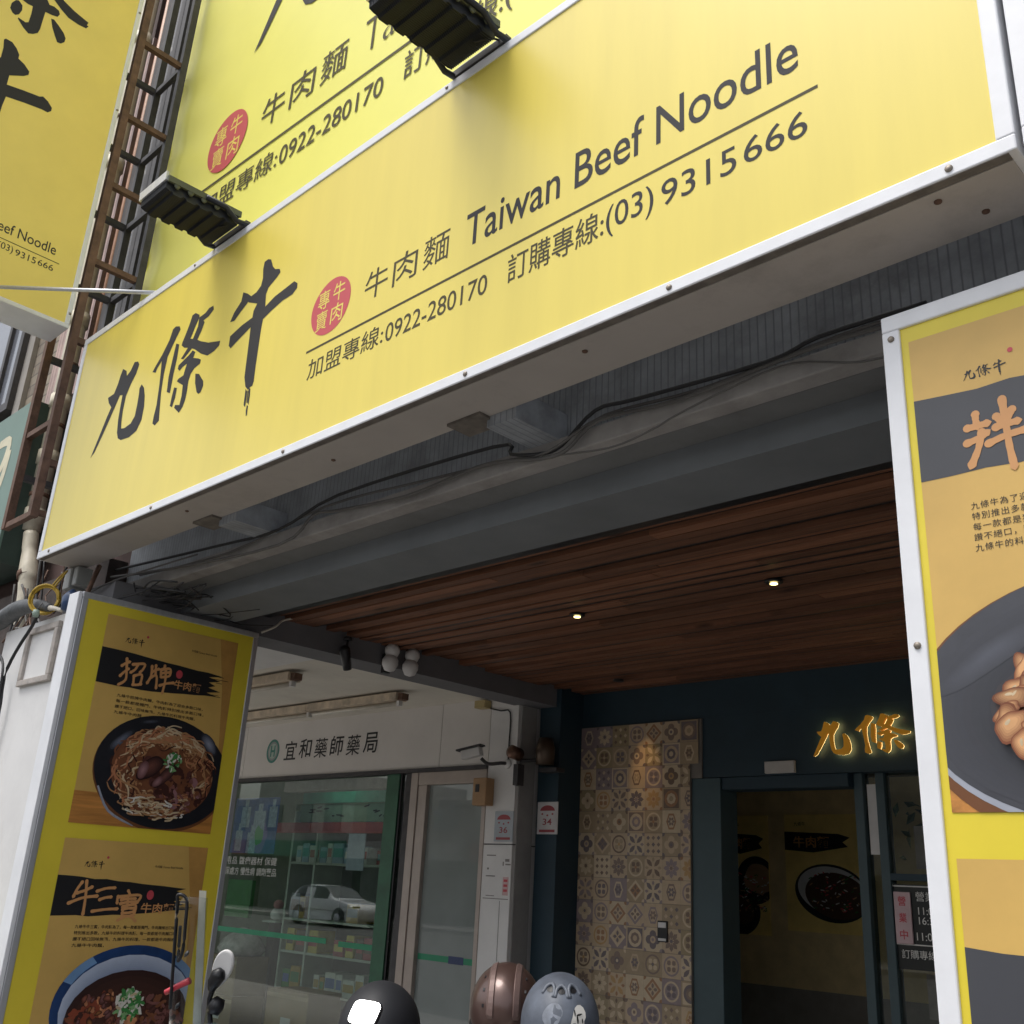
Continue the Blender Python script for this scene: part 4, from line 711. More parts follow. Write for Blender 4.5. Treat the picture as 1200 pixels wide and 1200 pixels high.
# left board, on the pillar, facing right along the pavement
o = thing('menu_board', 'tall yellow light-box menu board on the left pillar with two noodle posters', 'menu board', (-5.45, 2.75, 0))
MB().box(-5.474, -5.402, 2.215, 3.285, .25, 2.975, M['yel_board']).build('face_panel', o)
frame4(o, lambda a, b, d: (d, a, b), 2.195, 3.30, .22, 2.99, .034, -5.398, -5.473, M['alu'])
MB().box(-5.52, -5.4, 2.17, 2.194, .22, 2.985, M['white_al']).build('front_profile', o, bevel=.004)
for (z0, z1, first) in ((1.806, 2.90, True), (.64, 1.732, False)):
    F = Flat((-5.402, 0, 0), (0, 1, 0), (0, 0, 1), (1, 0, 0)); a0, a1 = 2.352, 3.168; c = (a0, a1, z0, z1)
    F.rect(a0, a1, z0, z1, gold_p, .0015)
    F.poly([(a1-.12, z1), (a1, z1), (a1, z1-.75), (a1-.02, z1-.7), (a1-.06, z1-.3)], mat('poster_gold_b', (.50, .27, .07), .45, var=.2, vs=5), .0018, c)
    F.rect(a0, a1, z0, z0+.16, wood_p, .0018, c)
    dz = z1-2.90
    if first:
        band(F, a0, 2.722, 2.528, 3.0, 2.69, 2.555, M['ink_p'], .002, c)
        for q in GLY['zp']: F.brush(q, .0155, char_o, .003, c)
        F.ell(2.823, 2.649, .02, .024, M['red'], .003, n=18); F.text('牛肉麵', 2.80, 2.566, char_o, .003, height=.05, width=.168, bold=.015)
        logo_small(F, 2.472, 2.765, .128, .002, M['ink_p']); F.text('牛肉麵 Taiwan Beef Noodle', 2.876, 2.79, M['ink_p'], .002, height=.014, width=.165)
        para(F, 2.482, 2.468, [('九條牛招牌牛肉麵，牛肉麵為了迎合多款口味，', .52), ('每一款都是獨門，牛肉麵特別推出多款口味，', .53), ('讚不絕口，回味無窮，九條牛的料理牛肉麵，', .48), ('九條牛牛肉麵，', .17)], .018, .03, .002)
        cx, cz = 2.825, 2.108
        F.ell(cx, cz-.01, .405, .303, mat('bowl_shadow_print', (.16, .06, .02), .5), .0022, c, -.12, 48); F.ell(cx, cz, .40, .296, bk, .0026, c, -.12, 48)
        F.strip([(2.47, 2.0), (2.55, 1.88), (2.70, 1.815)], .010, shine, .003, c); soft(F, 3.075, 2.29, .075, .034, (.03, .035, .05), (.30, .33, .42), 7, .003, c, -.85, 0, 0, .06); soft(F, 2.55, 2.245, .085, .028, (.022, .024, .03), (.16, .18, .24), 6, .003, c, .75, 0, 0, .08); soft(F, 2.70, 2.365, .06, .012, (.02, .022, .028), (.09, .10, .13), 4, .003, c, .2)
        F.ell(cx+.0, cz-.005, .305, .235, FOOD['deep'], .0032, c, -.12, 40)
        arcs(F, cx, cz, .30, .235, 230, ['noodle', 'noodle', 'tan', 'pale', 'deep', 'deep', 'broth'], .0075, .0036, c, r0=.55, r1=.98)
        arcs(F, cx, cz+.05, .28, .18, 120, ['noodle', 'tan', 'noodle', 'pale', 'deep'], .007, .004, c, .5, 2.8, .6, .98)
        blobs(F, cx+.10, cz-.10, .14, .11, 90, ['meat', 'meat2', 'deep', 'broth', 'pink'], .019, .0045, c)
        blobs(F, cx-.03, cz-.01, .12, .09, 26, ['broth', 'meat', 'deep'], .035, .0045, c)
        soft(F, cx-.085, cz+.012, .05, .085, (.03, .012, .012), (.16, .06, .045), 6, .005, c, -.9, 0, .01, .08); soft(F, cx-.125, cz-.002, .028, .05, (.16, .07, .07), (.36, .20, .21), 6, .0053, c, -.25, 0, 0, .06); soft(F, cx+.01, cz-.02, .03, .085, (.03, .012, .012), (.17, .07, .06), 6, .005, c, -.75, 0, 0, .08); soft(F, cx-.03, cz-.055, .02, .035, (.16, .07, .07), (.34, .19, .2), 5, .0053, c, -.7, 0, 0, .06)
        leaf_bits(F, cx+.04, cz+.06, .05, 40, .0056, c)
        arcs(F, cx-.03, cz-.19, .20, .065, 80, ['pale', 'pale', 'white', 'noodle', 'tan', 'deep'], .0065, .0052, c, r0=.1, r1=1, span=.9)
    else:
        band(F, a0, 1.556, 1.366, 3.0, 1.52, 1.40, M['ink_p'], .002, c)
        for q in GLY['nsb']: F.brush(q, .0155, char_o, .003, c)
        F.ell(2.866, 1.475, .020, .024, M['red'], .003, n=18); F.text('牛肉麵', 2.824, 1.384, char_o, .003, height=.052, width=.19, bold=.015)
        logo_small(F, 2.476, 1.598, .122, .002, M['ink_p']); F.text('牛肉麵 Taiwan Beef Noodle', 2.868, 1.612, M['ink_p'], .002, height=.014, width=.165)
        para(F, 2.488, 1.306, [('九條牛牛三寶，牛肉麵為了，每一款都是獨門，牛肉麵推出口味，', .56), ('特別推出多款，九條牛的料理牛肉麵，每一款都是牛肉麵口味，', .57), ('讚不絕口回味無窮，九條牛的料理，一款都是牛肉麵推，', .57), ('九條牛牛肉麵，', .17)], .018, .029, .002)
        cx, cz = 2.845, .935
        F.ell(cx, cz, .405, .295, bl, .0022, c, 0, 52); F.poly([(cx-.405*math.cos(t)*q, cz+.295*math.sin(t)*q) for t, q in [(.45+.1*i, 1) for i in range(6)]+[(.95-.1*i, .88) for i in range(6)]], bl2, .0025, c); F.poly([(cx+.405*math.cos(t)*q, cz+.295*math.sin(t)*q) for t, q in [(.35+.1*i, 1) for i in range(7)]+[(.95-.1*i, .88) for i in range(7)]], bl2, .0025, c)
        soft(F, cx, cz-.012, .362, .262, (.46, .53, .66), (.28, .34, .48), 8, .0028, c, 0, 0, -.03, 0, .88); soft(F, cx+.005, cz-.055, .335, .232, (.035, .014, .012), (.075, .028, .02), 5, .0032, c, 0, 0, 0, 0, .5)
        blobs(F, cx-.14, cz-.07, .17, .15, 170, ['red', 'meat', 'deep', 'meat2', 'red', 'tan', 'broth'], .018, .0036, c); blobs(F, cx+.12, cz-.09, .18, .14, 130, ['meat', 'broth', 'meat2', 'deep'], .022, .0036, c)
        arcs(F, cx+.14, cz-.10, .19, .13, 40, ['meat2', 'meat', 'deep'], .010, .004, c, r0=.2, r1=1)
        blobs(F, cx-.11, cz+.02, .10, .05, 22, ['red', 'tan', 'salmon'], .016, .0042, c)
        for _ in range(60):
            px = cx+random.uniform(-.30, .05); pz = cz+random.uniform(-.2, .05); q = random.uniform(.014, .032)
            if ((px-cx)/.31)**2+((pz-cz+.055)/.21)**2 < 1: soft(F, px, pz, q, q*.6, (.06, .018, .012), random.choice(((.26, .09, .06), (.30, .12, .04), (.20, .09, .09))), 5, .0043, c, random.uniform(0, 3), 0, q*.12, .16, .35)
        leaf_bits(F, cx-.005, cz+.01, .075, 70, .0046, c); arcs(F, cx, cz+.03, .08, .05, 14, ['white', 'white', 'pale'], .010, .005, c, r0=.2)
        blobs(F, cx+.02, cz-.06, .035, .015, 6, ['salmon', 'tan'], .016, .005, c); arcs(F, cx-.1, cz-.18, .16, .05, 22, ['meat2', 'tan', 'pink'], .02, .0042, c)
    F.build('poster', o, label='poster of a black bowl of noodles' if first else 'poster of a blue and white bowl of noodles')

# right board, facing the street
o = thing('menu_board', 'tall yellow menu board at the right with white frame and large bowl', 'menu board', (-.45, 2.3, 0))
RX1 = .02
MB().box(-.935, RX1-.03, 2.306, 2.34, .25, 3.01, M['yel_board']).build('face_panel', o)
frame4(o, lambda a, b, d: (a, d, b), -.972, RX1, .2, 3.048, .046, 2.298, 2.415, M['white_al'])
for z in (2.978, 2.176, 1.38): MB().lathe([(.009, 0), (.008, .004), (.003, .006)], M['screw'], (-.948, 2.298, z), 10, rotm(R(90))).build('screw', o)
for (z0, z1, first) in ((1.806, 2.958, True), (.56, 1.712, False)):
    F = Flat((0, 2.306, 0), (1, 0, 0), (0, 0, 1), (0, -1, 0)); a0, a1 = -.907, -.045; c = (a0, a1, z0, z1)
    F.rect(a0, a1, z0, z1, gold_p, .0015); dz = z1-2.958
    band(F, a0, 2.787+dz if first else 1.535, 2.572+dz if first else 1.30, -.15, 2.76+dz if first else 1.50, 2.60+dz if first else 1.33, M['ink_rp'], .002, c)
    if first:
        F.rect(a0, a1, z0, z0+.14, wood_p, .0018, c)
        for q in GLY['ban']: F.brush(q, .0185, char_o, .003, c)
        F.text('麵', -.60, 2.585, char_o, .003, height=.14, width=.15, bold=.03)
        logo_small(F, -.786, 2.806, .115, .002, M['ink_p'])
        for i, s in enumerate(('九條牛為了迎合', '特別推出多款口味', '每一款都是獨門', '讚不絕口，回味', '九條牛的料理處處')): F.text(s, -.798, 2.478-i*.0255, M['ink_p'], .002, height=.018, width=.021*len(s), spacing=1.15)
        cx, cz = -.50, 2.03; F.ell(cx, cz-.02, .475, .30, mat('bowl_shadow_print', (.16, .06, .02), .5), .0022, c, .0, 60)
        F.ell(cx, cz, .465, .275, mat('bowl_rim_light', (.36, .38, .44), .35), .0025, c, .05, 60); F.ell(cx, cz+.012, .462, .272, bkr, .0028, c, .05, 60)
        F.ell(cx, cz-.01, .38, .215, mat('bowl_inner_charcoal', (.055, .057, .068), .35, var=.2, vs=12), .0032, c, .05, 50)
        soft(F, cx-.02, cz+.0, .42, .245, (.056, .058, .07), (.022, .023, .029), 14, .0033, c, .05, .03, -.03, 0, .5)
        soft(F, -.80, 2.13, .13, .03, (.056, .058, .07), (.085, .09, .112), 14, .0036, c, .55, .01, .012, .10)
        soft(F, cx+.01, cz-.045, .31, .165, (.05, .045, .05), (.16, .06, .03), 5, .004, c, 0, 0, 0, .05, .85)
        pts_ = []
        for _ in range(210):
            t = random.uniform(0, 6.283); r = math.sqrt(random.random()); pts_.append((cx+.28*r*math.cos(t), cz-.02+.15*r*math.sin(t)+.02*(1-r)))
        pts_.sort(key=lambda p: -p[1])
        for px, pz in pts_:
            q = random.uniform(.018, .042); ro = random.uniform(0, 3); d_ = random.uniform(.75, 1.15)
            soft(F, px, pz, q, q*random.uniform(.5, .8), tuple(x*d_ for x in (.22, .07, .03)), tuple(x*d_ for x in (.68, .37, .17)), 6, .0044, c, ro, -q*.12, q*.14, .16, .38)
            if random.random() < .5: F.ell(px-q*.25, pz+q*.2, q*.22, q*.09, FOOD['pale'], .0046, c, ro, 10, .15)
    F.build('poster', o, label='poster of a charcoal bowl of glossy food' if first else 'gold poster with a dark brush band')

# ---------------------------------------------------------------- white panel, cables and pipes at the left end
o = thing('white_panel', 'weathered white metal panel with a small framed hatch beside the menu board', 'panel', (-6, 2.25, 0))
MB().box(-6.56, -5.55, 2.25, 2.29, 0, 2.925, M['white_p']).build('sheet', o, bevel=.004)
hf = mat('weathered_frame', (.42, .38, .35), .7, var=.25, vs=15, dirt=.5)
for q in ((-6.16, -5.73, 2.845, 2.882), (-6.16, -5.73, 2.545, 2.58), (-6.16, -6.115, 2.58, 2.845), (-5.775, -5.73, 2.58, 2.845)): MB().box(q[0], q[1], 2.225, 2.249, q[2], q[3], hf).build('hatch_frame', o, bevel=.004)
MB().box(-6.115, -5.775, 2.243, 2.2495, 2.58, 2.845, M['white_p']).build('hatch', o)
o = thing('yellow_cable_coil', 'coil of yellow cable hanging above the white panel', 'cable coil', (-5.92, 2.2, 3.02))
yc = mat('yellow_cable', (.55, .36, .04), .45, var=.15); b = MB()
for k in range(5): r = .082+random.uniform(-.01, .01); b.tube([(-5.92+r*.72*math.cos(t*.5236)+k*.004, 2.2+r*.69*math.cos(t*.5236)-k*.004, 3.02+r*math.sin(t*.5236)) for t in range(13)], .0065, yc, 6, 2)
b.build('coil', o); MB().tube([(-5.90, 2.21, 3.10), (-5.88, 2.23, 3.15), (-5.87, 2.26, 3.2)], .0055, yc, 6).tube([(-5.86, 2.21, 3.09), (-5.845, 2.24, 3.16), (-5.85, 2.26, 3.2)], .0055, yc, 6).build('tail', o)
o = thing('insulated_cable', 'thick dark grey wrapped cable crossing above the white panel', 'cable', (-6.2, 2.2, 3))
MB().tube([(-7.0, 2.15, 2.90), (-6.57, 2.2, 2.985), (-6.3, 2.2, 3.025), (-6.0, 2.2, 3.0), (-5.83, 2.2, 2.96)], [.055, .055, .05, .035, .022], mat('dark_wrap', (.085, .09, .095), .6, var=.3, vs=20, bump=.4), 10, 4).build('sleeve', o)
MB().tube([(-5.83, 2.2, 2.96), (-5.75, 2.2, 2.945), (-5.68, 2.21, 2.925)], [.016, .012, .01], M['wire_w']).build('bare_end', o)
o = thing('junction_box', 'small grey junction box hanging below the sign corner', 'box', (-5.83, 2.32, 3.1))
MB().box(-5.93, -5.845, 2.28, 2.38, 3.10, 3.225, mat('grey_box', (.33, .34, .33), .5, var=.1)).build('case', o, bevel=.006); MB().box(-5.835, -5.78, 2.29, 2.38, 3.115, 3.225, mat('grey_box', (.33, .34, .33), .5)).build('side_case', o, bevel=.006)
tag(MB().tube([(-5.66, 2.36, 3.22), (-5.6, 2.3, 3.05), (-5.54, 2.26, 2.9)], .014, M['rust'], 8).build('rusty_rod'), 'thin rusty rod slanting down to the white panel top', 'rod')
tag(MB().lathe([(.02, -.06), (.045, -.05), (.05, .02), (.03, .05), (.012, .07)], mat('blue_plastic', (.03, .06, .14), .3, var=.2), (-5.66, 2.24, 2.98), 14).build('blue_connector'), 'dark blue glossy connector behind the panel top', 'connector')
tag(MB().lathe([(.016, -.02), (.022, 0), (.016, .02)], mat('pale_green_tag', (.35, .45, .38), .5), (-5.885, 2.15, 2.925), 8).tube([(-5.885, 2.15, 2.945), (-5.87, 2.17, 2.99)], .004, M['wire_g']).build('cable_tag'), 'pale green tag tied to the dark wrapped cable', 'tag')
tag(MB().tube([(-5.95, 2.19, 2.96), (-6.04, 2.2, 2.88), (-6.2, 2.2, 2.75), (-6.29, 2.2, 2.6), (-6.27, 2.21, 2.3), (-6.3, 2.22, 1.2)], .010, M['wire']).build('black_cable'), 'black cable looping down over the white panel', 'cable')
tag(MB().tube([(-6.55, 2.2, 2.8), (-6.36, 2.19, 2.72), (-6.28, 2.185, 2.58), (-6.3, 2.19, 2.2), (-6.33, 2.2, 1.2)], .008, M['wire']).build('black_cable'), 'thinner black cable at the far left of the white panel', 'cable')
o = thing('drain_pipe', 'cream PVC drain pipe running down the neighbour wall', 'pipe', (-7.5, 2.55, 3))
MB().tube([(-7.27, 2.5, 11), (-7.27, 2.5, 7), (-7.26, 2.5, 3.8)], .062, M['cream_pipe'], 12, 2).build('pipe', o)
for z in (8.2, 6.9, 5.45, 4.75, 4.3, 3.85): MB().tube([(-7.265, 2.5, z), (-7.265, 2.5, z+.11)], .074, M['cream_pipe'], 12, 1).build('coupling', o)
for z in (7.4, 5.1, 4.6, 4.05): MB().tube([(-7.265, 2.5, z), (-7.265, 2.5, z+.03)], .069, M['rust'], 12, 1).build('clamp', o)
o = thing('elbow_pipe', 'stained cream pipe elbow bending below the drain pipe', 'pipe', (-6.9, 2.4, 3.3))
MB().tube([(-7.25, 2.5, 3.78), (-7.2, 2.5, 3.62), (-7.14, 2.5, 3.48), (-7.08, 2.5, 3.28), (-7.05, 2.5, 3.0)], [.052, .052, .066, .056, .05], M['cream_pipe'], 12, 4).build('pipe', o); MB().tube([(-7.15, 2.5, 3.47), (-7.13, 2.5, 3.43)], .07, M['rust'], 12, 1).build('collar', o)
for x, r, mt, lab in ((-7.08, .024, 'copper', 'rusty copper pipe beside the cream drain pipe'), (-6.98, .014, 'copper', 'slim copper conduit next to the rusty pipe')):
    tag(MB().tube([(x, 2.58, 11), (x, 2.58, 6), (x+.01, 2.58, 4.0)], r, M[mt], 8, 1).build('conduit'), lab, 'pipe')
tag(MB().tube([(-7.3, 2.52, 8.6), (-7.27, 2.5, 7.6), (-7.33, 2.5, 6.9), (-7.25, 2.5, 6.1), (-7.3, 2.5, 5.2), (-7.26, 2.5, 4.3)], .012, mat('tan_wire', (.45, .3, .2), .6), 6).build('tan_cable'), 'tan cable hanging along the pipes inside the lattice gap', 'cable')
tag(MB().tube([(-6.4, 2.44, 3.33), (-6.1, 2.42, 3.12), (-5.85, 2.36, 3.06), (-5.5, 2.4, 3.12), (-4.9, 2.55, 3.2)], .005, M['wire_g']).build('thin_wire'), 'thin grey wire strung past the sign corner', 'wire')
b = MB()
for k in range(16):
    x = random.uniform(-7.1, -6.2); b.tube([(x, random.uniform(2.35, 2.5), random.uniform(3.2, 3.45)), (x+random.uniform(-.1, .15), 2.4, random.uniform(3.05, 3.2)), (x+random.uniform(-.15, .3), 2.38, random.uniform(2.9, 3.05))], random.choice((.004, .006, .008)), random.choice((M['wire'], M['wire_g'], M['rust'])), 5, 3)
o = tag(b.build('wire_tangle'), 'tangle of thin old wires behind the white panel top', 'wires'); o['kind'] = 'stuff'
b = MB()
for k in range(26):
    y = random.uniform(2.4, 3.1); b.tube([(-5.5+random.uniform(-.1, .25), y, random.uniform(3.0, 3.12)), (-5.35+random.uniform(-.1, .2), y+random.uniform(0, .15), random.uniform(3.0, 3.1)), (-5.2+random.uniform(-.2, .3), y+random.uniform(-.1, .2), random.uniform(2.99, 3.12))], random.choice((.0025, .004, .0055)), random.choice((M['wire'], M['wire'], M['dsteel'])), 5, 3)
o = tag(b.build('wire_tangle'), 'dark bundle of wires on top of the left menu board', 'wires'); o['kind'] = 'stuff'

# neighbour building over the pharmacy
o = thing('neighbour_building', 'brick neighbour building above the pharmacy with dark windows', 'building', (-9, 4, 0))
bk1 = brick('tan_brick', (.40, .34, .26), (.30, .25, .20), (.20, .17, .14), .34, .1); rb = mat('red_plaster', (.10, .062, .055), .85, var=.25, vs=7, dirt=.4)
MB().box(-16, -5.91, 2.66, 9, 3.13, 4.95, rb).box(-16, -7.9, 2.66, 9, 4.95, 11, bk1).box(-7.9, -5.91, 2.66, 9, 4.95, 11, mat('dark_grey_cladding', (.075, .078, .085), .6, var=.3, vs=8)).build('wall', o)
pk = ribbed('pink_corrugated', (.42, .28, .24), (.22, .13, .11), .06)
MB().box(-7.9, -7.3, 2.60, 2.658, 4.95, 8.4, pk).build('pink_panel', o); MB().box(-7.9, -7.3, 2.6, 2.658, 8.4, 11, rb).build('red_panel', o)
gw = mat('grey_window_glass', (.16, .17, .20), .12, spec=.8)
MB().box(-6.98, -6.78, 2.6, 2.658, 4.6, 10.5, gw).box(-6.62, -6.3, 2.6, 2.658, 4.6, 10.5, gw).build('pane', o)
for x in (-7.02, -6.73, -6.66): MB().box(x-.04, x+.04, 2.57, 2.659, 4.6, 10.5, M['dsteel']).build('window_frame', o)
b = MB().box(-9.9, -8.75, 2.6, 2.655, 5.3, 7.2, gw); wn = b.build('window', o)
for q in ((-9.95, -8.70, 5.22, 5.3), (-9.95, -8.70, 7.2, 7.28), (-8.78, -8.70, 5.3, 7.2), (-9.12, -9.06, 5.3, 7.2), (-9.95, -9.88, 5.3, 7.2)): MB().box(q[0], q[1], 2.57, 2.659, q[2], q[3], M['dsteel']).build('frame', wn)
MB().box(-8.7, -8.55, 2.62, 2.659, 5.0, 7.4, mat('grey_trim', (.3, .28, .26), .8)).build('trim', o)
MB().box(-16, -5.73, 2.66, 5.9, 3.06, 3.125, M['offw']).build('arcade_ceiling', o); MB().box(-7.4, -5.74, 2.67, 4.1, 3.04, 3.058, M['white_p']).build('ceiling_panel', o)
MB().box(-16, -15.6, 2.3, 2.9, 0, 3.1, M['grey_conc']).build('pillar', o)
tag(MB().box(-9.5, -5.92, 2.52, 2.64, 2.9, 3.36, mat('dark_awning', (.06, .045, .04), .85, var=.4, vs=9)).build('awning'), 'dark brown weathered awning over the far arcade', 'awning')
o = thing('green_sign', 'pale green neighbour sign with cream brush strokes at the left edge', 'sign', (-8.5, 2.3, 3.8))
gs = mat('sea_green', (.14, .225, .19), .5, var=.06, vs=3); gd = mat('dark_green_side', (.035, .06, .05), .6, var=.2)
MB().box(-11, -7.28, 2.31, 2.33, 3.55, 4.75, gs).build('face', o); MB().box(-11, -7.28, 2.331, 2.6, 3.53, 4.77, gd).build('box', o)
F = Flat((0, 2.31, 0), (1, 0, 0), (0, 0, 1), (0, -1, 0)); cr = mat('cream_letter', (.62, .58, .42), .5)
for q in ([(-7.75, 4.52), (-7.55, 4.5), (-7.6, 4.3), (-7.85, 4.1)], [(-7.5, 4.42), (-7.55, 4.15), (-7.75, 3.9)], [(-7.95, 4.4), (-7.9, 4.1), (-8.05, 3.85)]): F.strip(q, .065, cr, .002)
F.build('lettering', o)
o = thing('leafy_plant', 'green leaf of a small plant poking in at the bottom left', 'plant', (-5.62, 2.0, 0))
lg = mat('fresh_leaf', (.10, .26, .04), .45, var=.2); b = MB()
for k in range(16):
    a = random.uniform(0, 6.28); m3 = rotm(0, random.uniform(-.5, .3), a); c = Vector((-5.68, 2.02, 1.0+.018*k-.06)); lf_ = []
    for i in range(7):
        t_ = i/6; wd_ = .028*math.sin(math.pi*min(t_*1.02, 1)); z_ = .05*math.sin(t_*2.6)
        lf_.append((c+m3 @ Vector((t_*.2, wd_, z_)), c+m3 @ Vector((t_*.2, 0, z_-.008)), c+m3 @ Vector((t_*.2, -wd_, z_))))
    for i in range(6):
        p, q = lf_[i], lf_[i+1]; b.add([p[0], p[1], q[1], q[0], p[2], q[2]], [(0, 1, 2, 3), (1, 4, 5, 2)], lg)
b.build('leaves', o); MB().tube([(-5.68, 2.02, .3), (-5.68, 2.02, 1.2)], .01, lg).build('stem', o); MB().lathe([(.1, 0), (.13, .3)], mat('clay_pot', (.22, .16, .13), .8), (-5.68, 2.02, 0)).build('pot', o)

# ---------------------------------------------------------------- pharmacy
o = thing('pharmacy', 'white pharmacy front with black brush name on its fascia', 'shop', (-8, 5.9, 0)); PH = o
fw = mat('white_fascia', (.72, .69, .66), .5, var=.04, vs=3)
MB().box(-9.595, -6.57, 5.9, 6.02, 2.535, 3.06, fw).box(-6.564, -5.985, 5.9, 6.02, 2.535, 3.06, fw).box(-16, -9.601, 5.9, 6.02, 2.535, 3.06, fw).box(-16, -5.985, 5.91, 6.02, 2.535, 3.06, M['dsteel']).build('fascia', o)
F = Flat((0, 5.9, 0), (1, 0, 0), (0, 0, 1), (0, -1, 0)); em = mat('emblem_green', (.06, .24, .20), .5); em2 = mat('emblem_grey', (.30, .33, .33), .5)
F.ell(-9.085, 2.79, .112, .118, em, .001, n=36); F.ell(-9.085, 2.79, .088, .094, em2, .0015, n=32); F.ell(-9.085, 2.79, .07, .075, mat('emblem_pale', (.42, .52, .47), .5), .002, n=28)
F.rect(-9.125, -9.105, 2.735, 2.845, em, .003); F.rect(-9.065, -9.045, 2.735, 2.845, em, .003); F.rect(-9.105, -9.065, 2.78, 2.8, em, .003)
for i, c_ in enumerate('宜和藥師藥局'): F.text(c_, -8.88+i*.252, 2.69+(.008 if i % 2 else 0), M['ink_p'], .002, height=.185, width=.205, bold=.003 if c_ == '藥' else .010, shear=.06)
F.build('lettering', o)
MB().box(-5.975, -5.665, 5.895, 6.16, 0, 1.922, M['white_p']).box(-5.975, -5.665, 5.895, 6.16, 1.93, 3.06, M['white_p']).box(-5.97, -5.668, 5.9, 6.155, 1.92, 1.932, M['dsteel']).build('pillar', o, bevel=.003)
MB().box(-5.664, -5.655, 5.93, 6.1, 0, 3.05, mat('pillar_side_grey', (.34, .33, .32), .6)).build('side_cladding', o)
alu2 = mat('bronze_aluminium', (.42, .36, .32), .4, .4, var=.08)
MB().box(-9.75, -5.98, 5.88, 6.0, 2.50, 2.533, M['dsteel']).build('track', o)
glass('pharmacy_glass', (.86, .93, .90), 1.85); glass('frosted_glass', (.8, .86, .84), 1.7, .72)
gg = mat('green_door_edge', (.02, .11, .055), .4, var=.25)
MB().box(-16, -7.26, 5.946, 5.954, .05, 2.5, MATS['pharmacy_glass']).build('glass', o); MB().box(-7.06, -7.0, 5.946, 5.954, .05, 2.5, MATS['pharmacy_glass']).build('glass', o)
MB().box(-7.258, -7.09, 5.92, 5.98, 0, 2.5, gg).build('door_post', o); MB().box(-7.088, -7.065, 5.93, 5.98, 0, 2.5, M['black']).build('door_seal', o)
MB().box(-6.99, -6.90, 5.91, 6.0, 0, 2.5, M['dsteel']).box(-6.898, -6.81, 5.89, 6.0, 0, 2.5, alu2).build('door_post', o, bevel=.004)
dr = thing('side_door', 'frosted glass aluminium door between pharmacy window and white pillar', 'door', (-6.4, 5.9, 0))
MB().box(-6.808, -5.985, 5.895, 5.98, 2.395, 2.50, alu2).build('header', dr, bevel=.004); MB().box(-6.808, -6.70, 5.9, 5.98, 0, 2.394, alu2).build('stile', dr, bevel=.004); MB().box(-6.03, -5.985, 5.9, 5.98, 0, 2.394, alu2).build('stile', dr, bevel=.004)
MB().box(-6.699, -6.031, 5.936, 5.944, .1, 2.394, MATS['frosted_glass']).build('pane', dr)
F = Flat((0, 5.935, 0), (1, 0, 0), (0, 0, 1), (0, -1, 0)); gs2 = mat('green_strip', (.02, .26, .13), .5, var=.08)
F.rect(-6.69, -6.04, 1.045, 1.09, gs2, 0); F.rect(-6.33, -6.16, 1.04, 1.095, mat('navy_strip', (.03, .05, .14), .5), .001); F.build('warning_strip', dr)
F = Flat((0, 5.944, 0), (1, 0, 0), (0, 0, 1), (0, -1, 0))
F.rect(-9.74, -7.93, 1.07, 1.115, gs2, 0); F.rect(-7.75, -7.262, 1.06, 1.105, gs2, 0); F.build('warning_strip', o)
F = Flat((0, 5.944, 0), (1, 0, 0), (0, 0, 1), (0, -1, 0))
wl = mat('pale_lettering', (.42, .43, .41), .5)
F.text('日用品 醫療器材 保健', -9.84, 1.70, wl, 0, height=.075, width=1.0, bold=.012); F.text('健保處方 慢性病 調劑藥品', -9.83, 1.60, wl, 0, height=.075, width=1.0, bold=.012); F.build('window_lettering', o)
# interior shell
ic = mat('pharmacy_wall', (.36, .40, .30), .7, var=.1); fl = mat('pharmacy_floor', (.25, .25, .22), .4)
MB().box(-12.5, -5.98, 8.6, 8.7, 0, 2.9, ic).box(-12.6, -12.5, 6.02, 8.7, 0, 2.9, ic).box(-6.66, -6.6, 6.05, 8.6, 0, 2.9, ic).build('inner_wall', o); MB().box(-12.6, -5.98, 6.03, 8.7, 2.9, 2.98, M['offw']).build('inner_ceiling', o); MB().box(-12.6, -5.98, 6.03, 8.6, .001, .01, fl).build('inner_floor', o)
tb = thing('tube_lamp', 'lit white tube lamp inside the pharmacy ceiling', 'lamp', (-7.8, 6.6, 2.55))
MB().box(-7.98, -7.64, 6.56, 6.66, 2.56, 2.60, M['white_p']).build('housing', tb); MB().tube([(-7.96, 6.61, 2.54), (-7.66, 6.61, 2.54)], .02, emit('tube_white', (.85, 1, .92), 17), 10, 1).build('tube', tb)
MB().box(-7.98, -7.9, 6.58, 6.64, 2.60, 2.9, M['white_p']).build('hanger', tb)
added_tube_back = dup(tb, (-10.2, 7.4, 2.75), 'added unseen tube lamp brightening the pharmacy, deeper inside')  # extra tube, out of view, added to brighten the interior
added_tube_shelf = dup(tb, (-8.7, 6.45, 2.75), 'added unseen tube lamp brightening the pharmacy shelves')  # another added tube, hidden by the fascia, lights the goods
